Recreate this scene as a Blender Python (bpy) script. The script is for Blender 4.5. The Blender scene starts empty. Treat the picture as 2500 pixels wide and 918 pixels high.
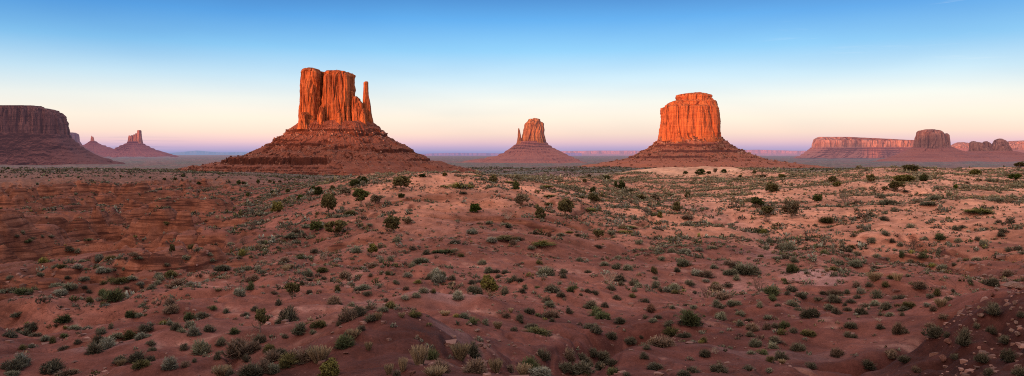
import bpy, math, random
import numpy as np

# ------------------------------------------------------------------ basics
sc = bpy.context.scene
COL = sc.collection
F = 1785.0            # focal length in units of the 2500-wide frame
HX, HY = 1250.0, 376.0
rng = np.random.default_rng(7)
random.seed(7)

def srgb(r, g, b):
    f = lambda c: (c / 255 / 12.92) if c / 255 <= .04045 else ((c / 255 + .055) / 1.055) ** 2.4
    return (f(r), f(g), f(b))

def hash3(ix, iy, iz, seed):
    h = (ix.astype(np.int64) * 374761393 + iy.astype(np.int64) * 668265263 + iz.astype(np.int64) * 2147483647 + seed * 974711) & 0xffffffff
    h = ((h ^ (h >> 13)) * 1274126177) & 0xffffffff
    h = ((h ^ (h >> 16)) * 2246822519) & 0xffffffff
    return (h ^ (h >> 15)) & 0xffffffff

def perlin2(x, y, seed=0):
    x = np.asarray(x, float); y = np.asarray(y, float)
    ix = np.floor(x); iy = np.floor(y); fx = x - ix; fy = y - iy
    u = fx * fx * fx * (fx * (fx * 6 - 15) + 10); v = fy * fy * fy * (fy * (fy * 6 - 15) + 10)
    z0 = np.zeros_like(ix)
    def g(dx, dy):
        a = hash3(ix + dx, iy + dy, z0, seed) * (2 * math.pi / 4294967296.0)
        return np.cos(a) * (fx - dx) + np.sin(a) * (fy - dy)
    a = g(0, 0); b = g(1, 0); c = g(0, 1); d = g(1, 1)
    return ((a + (b - a) * u) * (1 - v) + (c + (d - c) * u) * v) * 1.5

def perlin3(x, y, z, seed=0):
    ix = np.floor(x); iy = np.floor(y); iz = np.floor(z); fx = x - ix; fy = y - iy; fz = z - iz
    s = lambda t: t * t * t * (t * (t * 6 - 15) + 10)
    u, v, w = s(fx), s(fy), s(fz)
    def g(dx, dy, dz):
        h = hash3(ix + dx, iy + dy, iz + dz, seed)
        a = (h & 0xffff) * (2 * math.pi / 65536.0); c = ((h >> 16) & 0xffff) * (2 / 65536.0) - 1
        q = np.sqrt(np.maximum(0, 1 - c * c))
        return q * np.cos(a) * (fx - dx) + q * np.sin(a) * (fy - dy) + c * (fz - dz)
    L = lambda a, b, t: a + (b - a) * t
    return L(L(L(g(0,0,0), g(1,0,0), u), L(g(0,1,0), g(1,1,0), u), v), L(L(g(0,0,1), g(1,0,1), u), L(g(0,1,1), g(1,1,1), u), v), w) * 1.6

def fbm2(x, y, oct=4, seed=0, gain=.5):
    t = 0; a = 1; f = 1
    for o in range(oct):
        t = t + a * perlin2(x * f, y * f, seed + o * 17); a *= gain; f *= 2.03
    return t

def fbm3(x, y, z, oct=3, seed=0, gain=.5):
    t = 0; a = 1; f = 1
    for o in range(oct):
        t = t + a * perlin3(x * f, y * f, z * f, seed + o * 17); a *= gain; f *= 2.03
    return t

def sstep(a, b, x):
    t = np.clip((x - a) / (b - a), 0, 1)
    return t * t * (3 - 2 * t)

def make_mesh(name, verts, faces4=None, faces3=None, smooth=True, cols=None):
    me = bpy.data.meshes.new(name)
    verts = np.asarray(verts, np.float32)
    nv = len(verts)
    me.vertices.add(nv); me.vertices.foreach_set('co', verts.ravel())
    f4 = np.zeros((0, 4), np.int32) if faces4 is None else np.asarray(faces4, np.int32)
    f3 = np.zeros((0, 3), np.int32) if faces3 is None else np.asarray(faces3, np.int32)
    li = np.concatenate([f4.ravel(), f3.ravel()]).astype(np.int32)
    tot = np.concatenate([np.full(len(f4), 4), np.full(len(f3), 3)]).astype(np.int32)
    st = np.concatenate([[0], np.cumsum(tot)[:-1]]).astype(np.int32)
    me.loops.add(len(li)); me.loops.foreach_set('vertex_index', li)
    me.polygons.add(len(tot)); me.polygons.foreach_set('loop_start', st)
    try: me.polygons.foreach_set('loop_total', tot)
    except Exception: pass
    me.polygons.foreach_set('use_smooth', np.full(len(tot), smooth, bool))
    if cols is not None:
        ca = me.color_attributes.new('Col', 'FLOAT_COLOR', 'POINT')
        c4 = np.ones((nv, 4), np.float32); c4[:, :cols.shape[1]] = cols
        ca.data.foreach_set('color', c4.ravel())
    me.update(); me.validate()
    return me

def link(name, me, mat, parent=None):
    o = bpy.data.objects.new(name, me); COL.objects.link(o)
    if mat is not None and not me.materials: me.materials.append(mat)
    if parent is not None: o.parent = parent
    return o

def empty(name, loc=(0, 0, 0), rz=0):
    o = bpy.data.objects.new(name, None); COL.objects.link(o)
    o.location = loc; o.rotation_euler = (0, 0, rz); o.empty_display_size = .3
    return o

def tag(o, label=None, cat=None, group=None, kind=None):
    if label: o['label'] = label
    if cat: o['category'] = cat
    if group: o['group'] = group
    if kind: o['kind'] = kind
    return o

# ------------------------------------------------------------------ node helpers
class NT:
    def __init__(s, tree): s.t = tree; s.n = tree.nodes; s.l = tree.links
    def new(s, typ, **kw):
        n = s.n.new(typ)
        for k, v in kw.items(): setattr(n, k, v)
        return n
    def put(s, sock, v):
        if isinstance(v, bpy.types.NodeSocket): s.l.new(v, sock)
        elif isinstance(v, (tuple, list)) and len(v) == 3 and sock.type == 'RGBA': sock.default_value = (*v, 1)
        else: sock.default_value = v
    def math(s, op, a, b=0.0, c=None, clamp=False):
        n = s.new('ShaderNodeMath', operation=op, use_clamp=clamp)
        s.put(n.inputs[0], a); s.put(n.inputs[1], b)
        if c is not None: s.put(n.inputs[2], c)
        return n.outputs[0]
    def vmath(s, op, a, b):
        n = s.new('ShaderNodeVectorMath', operation=op); s.put(n.inputs[0], a); s.put(n.inputs[1], b)
        return n
    def mix(s, fac, a, b, blend='MIX'):
        n = s.new('ShaderNodeMix', data_type='RGBA', blend_type=blend)
        s.put(n.inputs[0], fac); s.put(n.inputs[6], a); s.put(n.inputs[7], b)
        return n.outputs[2]
    def noise(s, vec, scale, detail=4, rough=.55, dist=0.0):
        n = s.new('ShaderNodeTexNoise'); s.put(n.inputs['Vector'], vec)
        n.inputs['Scale'].default_value = scale; n.inputs['Detail'].default_value = detail
        n.inputs['Roughness'].default_value = rough; n.inputs['Distortion'].default_value = dist
        return n.outputs[0]
    def rng(s, v, a, b, c=0.0, d=1.0, smooth=False):
        n = s.new('ShaderNodeMapRange', interpolation_type='SMOOTHSTEP' if smooth else 'LINEAR')
        s.put(n.inputs[0], v)
        for i, q in enumerate((a, b, c, d)): n.inputs[1 + i].default_value = q
        return n.outputs[0]
    def ramp(s, v, stops, interp='LINEAR'):
        n = s.new('ShaderNodeValToRGB'); n.color_ramp.interpolation = interp
        e = n.color_ramp.elements
        while len(e) < len(stops): e.new(.5)
        for k, (p, c) in enumerate(stops):
            e[k].position = p; e[k].color = (*c, 1)
        s.put(n.inputs[0], v)
        return n.outputs[0]

def new_mat(name):
    m = bpy.data.materials.new(name); m.use_nodes = True
    m.node_tree.nodes.clear()
    return m, NT(m.node_tree)

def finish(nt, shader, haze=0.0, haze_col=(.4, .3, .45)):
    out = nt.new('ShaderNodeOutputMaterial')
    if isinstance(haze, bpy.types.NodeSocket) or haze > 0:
        em = nt.new('ShaderNodeEmission'); nt.put(em.inputs[0], haze_col); em.inputs[1].default_value = 1  # distance haze painted into the material as emission
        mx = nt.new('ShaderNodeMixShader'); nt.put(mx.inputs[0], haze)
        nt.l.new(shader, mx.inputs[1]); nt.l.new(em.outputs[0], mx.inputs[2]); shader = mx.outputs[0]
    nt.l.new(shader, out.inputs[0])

def diffuse(nt, col, bump_h=None, dist=1.0, strength=1.0, rough=.95):
    b = nt.new('ShaderNodeBsdfPrincipled'); nt.put(b.inputs['Base Color'], col)
    b.inputs['Roughness'].default_value = rough; b.inputs['Specular IOR Level'].default_value = .08
    if bump_h is not None:
        bp = nt.new('ShaderNodeBump'); nt.put(bp.inputs['Height'], bump_h)
        bp.inputs['Distance'].default_value = dist; bp.inputs['Strength'].default_value = strength
        nt.l.new(bp.outputs[0], b.inputs['Normal'])
    return b.outputs[0]

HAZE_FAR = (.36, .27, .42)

def cliff_mat(name, base, dark, unit, haze=0.0, haze_col=HAZE_FAR, z_band=1.0):
    """weathered sandstone: vertical streaks of varnish, faint bedding, cracks; unit = metres per frame pixel"""
    m, nt = new_mat(name)
    pos = nt.new('ShaderNodeNewGeometry').outputs['Position']
    v1 = nt.vmath('MULTIPLY', pos, (1 / unit, 1 / unit, .10 / unit)).outputs[0]
    st = nt.noise(v1, .11, 4, .6, .4)
    v2 = nt.vmath('MULTIPLY', pos, (.02 / unit, .02 / unit, 1 / unit)).outputs[0]
    bed = nt.noise(v2, .30, 4, .6)
    fine = nt.noise(nt.vmath('MULTIPLY', pos, (1 / unit, 1 / unit, .4 / unit)).outputs[0], .34, 3, .6)
    c = nt.mix(nt.rng(st, .38, .62, 0, 1, True), dark, base)
    c = nt.mix(nt.rng(bed, .35, .62, .30 * z_band, 0), c, tuple(x * .45 for x in dark))
    c = nt.mix(nt.rng(fine, .3, .7, .0, .35), c, tuple(min(1, x * 1.35) for x in base))
    # joints: thin dark upright cracks of two spacings
    v3 = nt.vmath('MULTIPLY', pos, (1 / unit, 1 / unit, .06 / unit)).outputs[0]
    j1 = nt.math('ABSOLUTE', nt.math('SUBTRACT', nt.noise(v3, .065, 2, .5, .3), .5))
    j2 = nt.math('ABSOLUTE', nt.math('SUBTRACT', nt.noise(v3, .15, 2, .5, .3), .5))
    jj = nt.math('MAXIMUM', nt.rng(j1, .0, .035, .8, 0), nt.rng(j2, .0, .03, .5, 0))
    c = nt.mix(jj, c, tuple(x * .30 for x in dark))
    # broad stains
    bs = nt.noise(nt.vmath('MULTIPLY', pos, (1 / unit, 1 / unit, .3 / unit)).outputs[0], .03, 2, .5)
    c = nt.mix(nt.rng(bs, .5, .68, 0, .5), c, dark)
    h = nt.math('SUBTRACT', st, nt.math('MULTIPLY', jj, .5))
    finish(nt, diffuse(nt, c, h, 5.0 * unit, .6), haze, haze_col)
    return m

def talus_mat(name, base, dark, pale, unit, haze=0.0, haze_col=HAZE_FAR):
    m, nt = new_mat(name)
    pos = nt.new('ShaderNodeNewGeometry').outputs['Position']
    v2 = nt.vmath('MULTIPLY', pos, (.012 / unit, .012 / unit, 1 / unit)).outputs[0]
    bed = nt.noise(v2, .16, 3, .6)
    n1 = nt.noise(pos, .035 / unit, 4, .6)
    sp = nt.noise(pos, .30 / unit, 3, .7)
    vo = nt.new('ShaderNodeTexVoronoi'); nt.put(vo.inputs['Vector'], pos); vo.inputs['Scale'].default_value = .2 / unit
    c = nt.mix(nt.rng(bed, .36, .60, .35, 1, True), dark, base)
    c = nt.mix(nt.rng(n1, .38, .62, 0, .8), c, base)
    c = nt.mix(nt.math('MULTIPLY', nt.rng(sp, .58, .70, 0, .75), nt.rng(n1, .35, .55)), c, pale)
    c = nt.mix(nt.rng(sp, .28, .42, .6, 0), c, tuple(x * .4 for x in dark))
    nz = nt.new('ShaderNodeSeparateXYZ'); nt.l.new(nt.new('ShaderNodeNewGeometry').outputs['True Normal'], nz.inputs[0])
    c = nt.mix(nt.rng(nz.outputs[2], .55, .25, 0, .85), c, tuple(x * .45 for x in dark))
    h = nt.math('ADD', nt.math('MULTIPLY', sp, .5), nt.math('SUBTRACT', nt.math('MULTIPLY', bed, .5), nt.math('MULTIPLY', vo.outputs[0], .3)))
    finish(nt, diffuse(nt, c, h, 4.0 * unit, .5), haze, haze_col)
    return m

# ------------------------------------------------------------------ camera
cam = bpy.data.cameras.new('camera'); camo = bpy.data.objects.new('camera', cam); COL.objects.link(camo)
camo.location = (0, 0, 0); camo.rotation_euler = (math.radians(90), 0, 0)
cam.sensor_width = 36; cam.lens = 36 * F / 2500
cam.shift_y = -(459 - HY) / 2500
cam.clip_start = .1; cam.clip_end = 400000
sc.camera = camo

# ------------------------------------------------------------------ sun and sky
SUN_EL = math.radians(1.3)
SUN_AZ = math.radians(38.0)          # the sun stands behind the viewer, this far round to the left
sun = bpy.data.lights.new('sun', 'SUN'); suno = bpy.data.objects.new('sun', sun); COL.objects.link(suno)
sun.energy = 5.0; sun.angle = math.radians(.6); sun.color = (1, .37, .13)
d = np.array([math.sin(SUN_AZ) * math.cos(SUN_EL), math.cos(SUN_AZ) * math.cos(SUN_EL), -math.sin(SUN_EL)])
from mathutils import Vector
suno.rotation_euler = Vector(d).to_track_quat('-Z', 'Y').to_euler()

w = bpy.data.worlds.new('World'); sc.world = w; w.use_nodes = True
w.node_tree.nodes.clear(); nt = NT(w.node_tree)
gen = nt.new('ShaderNodeTexCoord').outputs['Generated']
nrm = nt.new('ShaderNodeVectorMath', operation='NORMALIZE'); nt.put(nrm.inputs[0], gen)
sx = nt.new('ShaderNodeSeparateXYZ'); nt.l.new(nrm.outputs[0], sx.inputs[0])
X, Y, Z = sx.outputs
el = nt.math('MULTIPLY', nt.math('ARCSINE', Z), 180 / math.pi)
pos_e = nt.math('SQRT', nt.math('DIVIDE', nt.math('MAXIMUM', el, 0.0), 90.0))
def EP(py): return math.sqrt(max(0, math.degrees(math.atan((HY - py) / F))) / 90)
east = nt.ramp(pos_e, [
    (0, srgb(118, 140, 190)), (EP(371), srgb(138, 148, 200)), (EP(360), srgb(182, 166, 206)), (EP(346), srgb(224, 192, 205)), (EP(326), srgb(243, 217, 207)),
    (EP(292), srgb(246, 234, 222)), (EP(248), srgb(235, 238, 236)), (EP(195), srgb(196, 226, 245)), (EP(125), srgb(130, 198, 244)),
    (EP(50), srgb(76, 163, 233)), (EP(0), srgb(52, 134, 208)), (.45, (.22, .42, .72)), (.68, (.95, .92, .98)), (1, (1.10, 1.0, .98))])
# the sky is a little duller towards the sides of the anti-solar glow
azr = nt.math('ARCTAN2', X, Y)
side = nt.math('MULTIPLY', nt.rng(nt.math('ABSOLUTE', nt.math('SUBTRACT', azr, .14)), .15, .85, 0, 1, True), nt.rng(el, 2.0, 11.0, 0, .62))
east = nt.mix(side, east, nt.mix(1.0, east, (.42, .60, .74), 'MULTIPLY'))
# thin low cloud streaks over the far plain
cv = nt.new('ShaderNodeCombineXYZ'); nt.put(cv.inputs[0], nt.math('MULTIPLY', azr, 9.0)); nt.put(cv.inputs[1], nt.math('MULTIPLY', el, 7.0))
cl = nt.noise(cv.outputs[0], 1.0, 3, .5)
clm = nt.math('MULTIPLY', nt.rng(cl, .52, .68, 0, .55, True), nt.math('MULTIPLY', nt.rng(el, .15, .5), nt.rng(el, .75, 1.3, 1, 0)))
clm = nt.math('MULTIPLY', clm, nt.rng(azr, -.47, -.30, 1, 0, True))
east = nt.mix(clm, east, srgb(150, 150, 190))
west = nt.ramp(pos_e, [(0, (1.9, 1.0, .6)), (.22, (2.2, 1.35, .9)), (.42, (2.0, 1.5, 1.2)), (.68, (1.5, 1.25, 1.1)), (1, (1.10, 1.0, .98))])
sd = nt.vmath('DOT_PRODUCT', nrm.outputs[0], (-math.sin(SUN_AZ), -math.cos(SUN_AZ), 0)).outputs['Value']
col = nt.mix(nt.rng(sd, -.25, .75, 0, 1, True), east, west)
cv2 = nt.new('ShaderNodeCombineXYZ'); nt.put(cv2.inputs[0], nt.math('MULTIPLY', azr, 2.2)); nt.put(cv2.inputs[1], nt.math('MULTIPLY', el, .16))
hzv = nt.noise(cv2.outputs[0], 1.0, 3, .5, .4)
col = nt.mix(1.0, col, nt.ramp(hzv, [(.25, (.84, .90, .95)), (.5, (1, 1, 1)), (.75, (1.10, 1.07, 1.03))]), 'MULTIPLY')
cv3 = nt.new('ShaderNodeCombineXYZ'); nt.put(cv3.inputs[0], nt.math('MULTIPLY', azr, 7.0)); nt.put(cv3.inputs[1], nt.math('MULTIPLY', el, 1.7))
wsp = nt.math('MULTIPLY', nt.rng(nt.noise(cv3.outputs[0], 1.0, 5, .6, .6), .58, .80, 0, .24, True), nt.math('MULTIPLY', nt.rng(el, 4.0, 7.0), nt.rng(azr, .25, .55)))
col = nt.mix(wsp, col, (.95, .92, .92))
bg = nt.new('ShaderNodeBackground'); nt.l.new(col, bg.inputs[0]); bg.inputs[1].default_value = 1.0
sky = nt.new('ShaderNodeTexSky'); sky.sky_type = 'NISHITA'; sky.sun_disc = False
sky.sun_elevation = SUN_EL; sky.sun_rotation = math.radians(180) + SUN_AZ; sky.altitude = 1600
bg2 = nt.new('ShaderNodeBackground'); nt.l.new(sky.outputs[0], bg2.inputs[0]); bg2.inputs[1].default_value = .05
add = nt.new('ShaderNodeAddShader'); nt.l.new(bg.outputs[0], add.inputs[0]); nt.l.new(bg2.outputs[0], add.inputs[1])
wo = nt.new('ShaderNodeOutputWorld'); nt.l.new(add.outputs[0], wo.inputs[0])

sc.view_settings.view_transform = 'Standard'; sc.view_settings.look = 'None'; sc.view_settings.exposure = 0
sc.render.engine = 'CYCLES'
sc.cycles.max_bounces = 4; sc.cycles.diffuse_bounces = 2; sc.cycles.use_denoising = False; sc.cycles.pixel_filter_type = 'BLACKMAN_HARRIS'; sc.cycles.filter_width = 1.05

# ------------------------------------------------------------------ terrain height
COLUMNS = {   # frame column: (distance, height below the eye)
 -350: [(16,-3.5),(30,-8),(55,-10),(100,-13),(160,-14),(300,-15),(520,-17),(900,-20),(1300,-26),(1900,-40)],
 0:   [(8,-3.3),(18,-6.8),(30,-9.8),(40,-11.3),(55,-13.1),(70,-14.5),(100,-15.9),(112,-16.3),(160,-16.5),(220,-16.5),(320,-16.9),(500,-19.3),(900,-22.7),(1300,-27),(1900,-40)],
 300: [(8,-3.3),(18,-6.6),(30,-9.5),(40,-11.1),(55,-12.9),(75,-14.7),(100,-16.2),(140,-17.2),(200,-17.8),(300,-18.7),(500,-19.9),(900,-22.7),(1400,-30),(1900,-42)],
 600: [(8,-3.2),(16,-5.8),(25,-7.8),(35,-9.5),(50,-11.6),(75,-14),(110,-16.3),(160,-16.5),(230,-16),(320,-15.4),(480,-17.2),(700,-21.2),(1000,-28.6),(1500,-42)],
 900: [(8,-2.9),(16,-5.3),(22,-6.8),(30,-8),(42,-9.8),(55,-12),(75,-13.9),(100,-14.2),(130,-13.4),(165,-10.5),(210,-8.1),(260,-7.9),(400,-18),(700,-32),(1200,-46)],
 1250:[(8,-3),(16,-5.6),(25,-7.9),(32,-9.2),(42,-10.9),(55,-12.4),(75,-13.8),(100,-13.9),(130,-12.7),(165,-9.6),(200,-7.7),(240,-7.0),(350,-17),(600,-33),(1200,-47)],
 1450:[(30,-9),(55,-12.6),(100,-14.6),(140,-14.4),(190,-11.8),(260,-10.0),(340,-10.6),(450,-17),(700,-30),(1200,-44)],
 1600:[(8,-3.2),(18,-6.2),(28,-9),(38,-10.7),(55,-12.8),(75,-14.2),(100,-15),(140,-15.2),(190,-13.7),(250,-12.5),(320,-11.1),(380,-9.8),(450,-10.6),(600,-13),(900,-19),(1300,-28),(1900,-40)],
 1900:[(8,-3.2),(18,-6.4),(28,-8.9),(35,-10.3),(50,-11.9),(70,-13.7),(95,-14.8),(125,-15.7),(160,-15.1),(210,-12.2),(260,-9.3),(320,-9.3),(450,-12.8),(800,-20),(1300,-29),(2000,-40)],
 2200:[(8,-3),(15,-5.3),(22,-7.3),(30,-8.9),(45,-11.2),(60,-12.4),(80,-13.8),(100,-15.6),(120,-15.7),(150,-14.2),(180,-12),(220,-9.1),(270,-6.65),(310,-6.4),(450,-14),(900,-27),(2000,-42)],
 2500:[(8,-2.8),(16,-5),(24,-6.1),(34,-6.9),(44,-7.4),(62,-12.2),(95,-14.3),(115,-14.1),(135,-12.4),(150,-12.3),(190,-11),(240,-8.6),(290,-6.3),(330,-6.1),(500,-14),(900,-26),(2000,-42)],
 2850:[(16,-4),(34,-5),(50,-7),(100,-11),(150,-9),(300,-4),(500,-12),(900,-25),(2000,-42)],
}
cp = []
for px, rows in COLUMNS.items():
    for (yy, zz) in rows:
        xx = (px - HX) / F * yy
        cp.append((math.atan2(xx, yy) * 2.0, math.log(math.hypot(xx, yy)), zz))
for az in (-1.2, -.6, 0, .6, 1.2):
    for rr, zz in ((3, -2.1), (2500, -47), (5000, -50), (20000, -50), (90000, -50)):
        cp.append((az * 2.0 * .6, math.log(rr), zz))
cp = np.array(cp)
def tps(d2): return .5 * d2 * np.log(d2 + 1e-9)
A = cp[:, :2]; n = len(A)
K = tps(((A[:, None] - A[None]) ** 2).sum(-1)) + np.eye(n) * .004
P = np.c_[np.ones(n), A]
M = np.block([[K, P], [P.T, np.zeros((3, 3))]])
sol = np.linalg.solve(M, np.r_[cp[:, 2], np.zeros(3)])
U0, U1, V0, V1, NU, NV = -1.6, 1.6, math.log(2), math.log(95000), 170, 330
gu = np.linspace(U0, U1, NU); gv = np.linspace(V0, V1, NV)
GU, GV = np.meshgrid(gu, gv, indexing='ij')
Q = np.c_[GU.ravel(), GV.ravel()]
base_grid = (tps(((Q[:, None] - A[None]) ** 2).sum(-1)) @ sol[:n] + np.c_[np.ones(len(Q)), Q] @ sol[n:]).reshape(NU, NV)
far = sstep(math.log(1900), math.log(3500), GV)
base_grid = base_grid * (1 - far) + (-50) * far

def bilin(grid, u, v):
    fu = np.clip((u - U0) / (U1 - U0) * (NU - 1), 0, NU - 1.001); fv = np.clip((v - V0) / (V1 - V0) * (NV - 1), 0, NV - 1.001)
    iu = fu.astype(int); iv = fv.astype(int); a = fu - iu; b = fv - iv
    return (grid[iu, iv] * (1 - a) + grid[iu + 1, iv] * a) * (1 - b) + (grid[iu, iv + 1] * (1 - a) + grid[iu + 1, iv + 1] * a) * b

def W(px, y): return ((px - HX) / F * y, y)

def bump(x, y, px, yy, h, sx, sy, p=2.0):
    cx, cy = W(px, yy)
    return h * np.exp(-(np.abs((x - cx) / sx) ** p + np.abs((y - cy) / sy) ** p))

def seg_dist(x, y, pts):
    best = np.full(np.shape(x), 1e9)
    for (a, b) in zip(pts[:-1], pts[1:]):
        ax, ay = a; bx, by = b; dx, dy = bx - ax, by - ay
        t = np.clip(((x - ax) * dx + (y - ay) * dy) / (dx * dx + dy * dy), 0, 1)
        best = np.minimum(best, np.hypot(x - ax - t * dx, y - ay - t * dy))
    return best

RAVINE = [W(-250, 150), W(-40, 128), W(90, 128), W(180, 160), W(260, 190), W(330, 215)]
RAV2 = [W(-150, 75), W(20, 68), W(130, 62), W(250, 66)]
RAV3 = [W(2060, 37), W(2180, 37), W(2290, 39), W(2360, 46)]
GUL4 = [W(1330, 34), W(1380, 40), W(1440, 47), W(1560, 52)]
WASH = [W(1470, 330), W(1520, 250), W(1700, 190), W(1860, 150), W(1900, 120), W(1800, 95), W(1760, 80)]

def height(x, y):
    r = np.maximum(np.hypot(x, y), 1.0); az = np.arctan2(x, y)
    z = bilin(base_grid, az * 2.0, np.log(r))
    px = HX + F * np.tan(np.clip(az, -1.0, 1.0))
    # behind the viewer: a broad level shoulder
    back = sstep(.75, 1.3, np.abs(az)) * sstep(0, 60, r)
    z = z * (1 - back) + (-2 - 20 * sstep(60, 900, r) - 28 * sstep(900, 3000, r)) * back
    wx = fbm2(x / 30, y / 30, 2, 91) * 8; wy = fbm2(x / 30, y / 30, 2, 92) * 8
    near = 1 - sstep(120, 300, r)
    mid = sstep(40, 120, r) * (1 - sstep(500, 1500, r))
    # rolling ground
    z += fbm2(x / 10, y / 10, 4, 5) * .78 * sstep(10, 35, r) * (.35 + .65 * near)
    z += fbm2(x / 42, y / 42, 3, 11) * 1.25 * mid
    z += fbm2(x / 260, y / 260, 4, 13) * 5 * sstep(700, 2500, r) * (1 - sstep(15000, 40000, r))
    z += fbm2(x / 1.6, y / 1.6, 2, 21) * .05 * (1 - sstep(60, 200, r))
    # rills
    rl = np.abs(perlin2((x + wx) / 16, (y + wy) / 22, 31))
    z -= 1.0 * (1 - sstep(0, .22, rl)) * sstep(18, 50, r) * (1 - sstep(180, 420, r)) * sstep(-.3, .3, perlin2(x / 60, y / 60, 37))
    # the mound in front, the pale dome, the sand flat, the low berm
    z += bump(x, y, 1000, 36, 1.35, 4.6, 4.6, 2.2)
    z += bump(x, y, 1085, 60, 1.5, 4.6, 3.6)
    z -= 1.1 * np.exp(-(((x - W(1340, 37)[0]) / 3.2) ** 2 + ((y - 37) / 7) ** 2))
    z += bump(x, y, 500, 74, 1.0, 9, 5)
    z += bump(x, y, 2180, 76, .9, 9, 3.0)
    z += bump(x, y, 1660, 372, 2.4, 36, 64, 4)
    # left badlands: stepped banks
    bad = sstep(88, 125, r) * (1 - sstep(420, 760, r)) * (1 - sstep(430, 690, px))
    q = z + bad * (fbm2((x + wx) / 70, (y + wy) / 34, 4, 41, .52) * 6.2 - .8)
    T = 4.0
    k = q / T + .35 * fbm2(x / 45, y / 45, 2, 43); fr = k - np.floor(k)
    stair = (np.floor(k) + .12 * fr + .88 * sstep(.44, .58, fr)) * T - .35 * T * fbm2(x / 45, y / 45, 2, 43)
    z = np.where(bad > 0, q * (1 - bad * .92) + stair * bad * .92, z)
    er = np.abs(perlin2((x + .3 * wx) / 5.5, (y + .3 * wy) / 11, 44))
    z -= bad * (1.5 * (1 - sstep(0, .30, er)) + 2.2 * (1 - sstep(0, .16, np.abs(perlin2((x + wx) / 19, (y + wy) / 40, 45)))))
    # right flank: slumped bank and small gullies
    rt = sstep(2000, 2200, px) * sstep(90, 112, r) * (1 - sstep(140, 165, r))
    z -= rt * 1.1 * (1 - sstep(0, .28, np.abs(perlin2((x + wx * .5) / 12, y / 60, 51))))
    z += rt * 1.7 * (sstep(132, 136, y + 3 * fbm2(x / 14, y / 14, 3, 53)) - .5)
    # channels
    z -= 7.5 * np.exp(-(seg_dist(x + wx * .35, y + wy * .35, RAVINE) / 8.0) ** 4)
    z -= 2.6 * np.exp(-(seg_dist(x + wx * .2, y + wy * .15, RAV2) / 3.0) ** 4)
    z -= 2.1 * np.exp(-(seg_dist(x + wx * .1, y + wy * .1, RAV3) / 1.8) ** 3)
    z -= 1.7 * np.exp(-(seg_dist(x + wx * .15, y + wy * .1, GUL4) / 1.8) ** 3)
    z -= .9 * np.exp(-(seg_dist(x + wx * .4, y + wy * .3, WASH) / 5.0) ** 2)
    # near right hillside is coarse and broken
    hs = sstep(2230, 2420, px + 900 * np.exp(-r / 14)) * sstep(14, 24, r) * (1 - sstep(46, 58, r))
    z += hs * (fbm2(x / 3.2, y / 3.2, 4, 61, .6) * .34 - .30 * (1 - sstep(0, .3, np.abs(perlin2((x - .6 * y) / 4.0, y / 14, 63)))))
    # flank of the mound, grooved
    mf = np.exp(-(((x - W(1230, 36)[0]) / 3.6) ** 2 + ((y - 36) / 6) ** 2))
    z -= mf * .16 * (1 - sstep(0, .5, np.abs(perlin2(x / .9 + y / 6, y / 7 - x / 5, 65))))
    # fine rill network on bare slopes near the viewer
    r2 = np.abs(perlin2((x + .25 * wx) / 3.4, (y + .25 * wy) / 5.0, 66)); r3 = np.abs(perlin2((x + .2 * wx) / 1.5, (y + .2 * wy) / 2.4, 67))
    z -= (.20 * (1 - sstep(0, .16, r2)) + .07 * (1 - sstep(0, .22, r3))) * sstep(16, 28, r) * (1 - sstep(75, 130, r)) * sstep(-.35, .2, perlin2(x / 17, y / 17, 68))
    return z

# ------------------------------------------------------------------ the ground sheet
fine_az = np.radians(np.arange(-43, 43.001, .088))
coarse_l = np.radians(np.arange(-180, -43, 4.0)); coarse_r = np.radians(np.arange(47, 180, 4.0))
AZ = np.concatenate([coarse_l, fine_az, coarse_r]); NA = len(AZ)
RR = np.concatenate([np.geomspace(1.2, 11, 24)[:-1], np.geomspace(11, 60, 260)[:-1], np.geomspace(60, 460, 470)[:-1], np.geomspace(460, 2600, 150)[:-1], np.geomspace(2600, 120000, 70)]); NR = len(RR)
AA, RG = np.meshgrid(AZ, RR, indexing='ij')
gx = RG * np.sin(AA); gy = RG * np.cos(AA); gz = height(gx, gy)

lr = np.log(RR)
FI0 = len(coarse_l); FIN = len(fine_az)
zfine = gz[FI0:FI0 + FIN]
def ground_z(x, y):
    az = np.arctan2(x, y); r = np.hypot(x, y)
    fa = np.clip((az - fine_az[0]) / (fine_az[1] - fine_az[0]), 0, FIN - 1.001); fr = np.clip(np.interp(np.log(r), lr, np.arange(NR)), 0, NR - 1.001)
    ia = fa.astype(int) if hasattr(fa, 'astype') else int(fa); ir = fr.astype(int) if hasattr(fr, 'astype') else int(fr)
    a = fa - ia; b = fr - ir
    return (zfine[ia, ir] * (1 - a) + zfine[ia + 1, ir] * a) * (1 - b) + (zfine[ia, ir + 1] * (1 - a) + zfine[ia + 1, ir + 1] * a) * b

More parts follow.
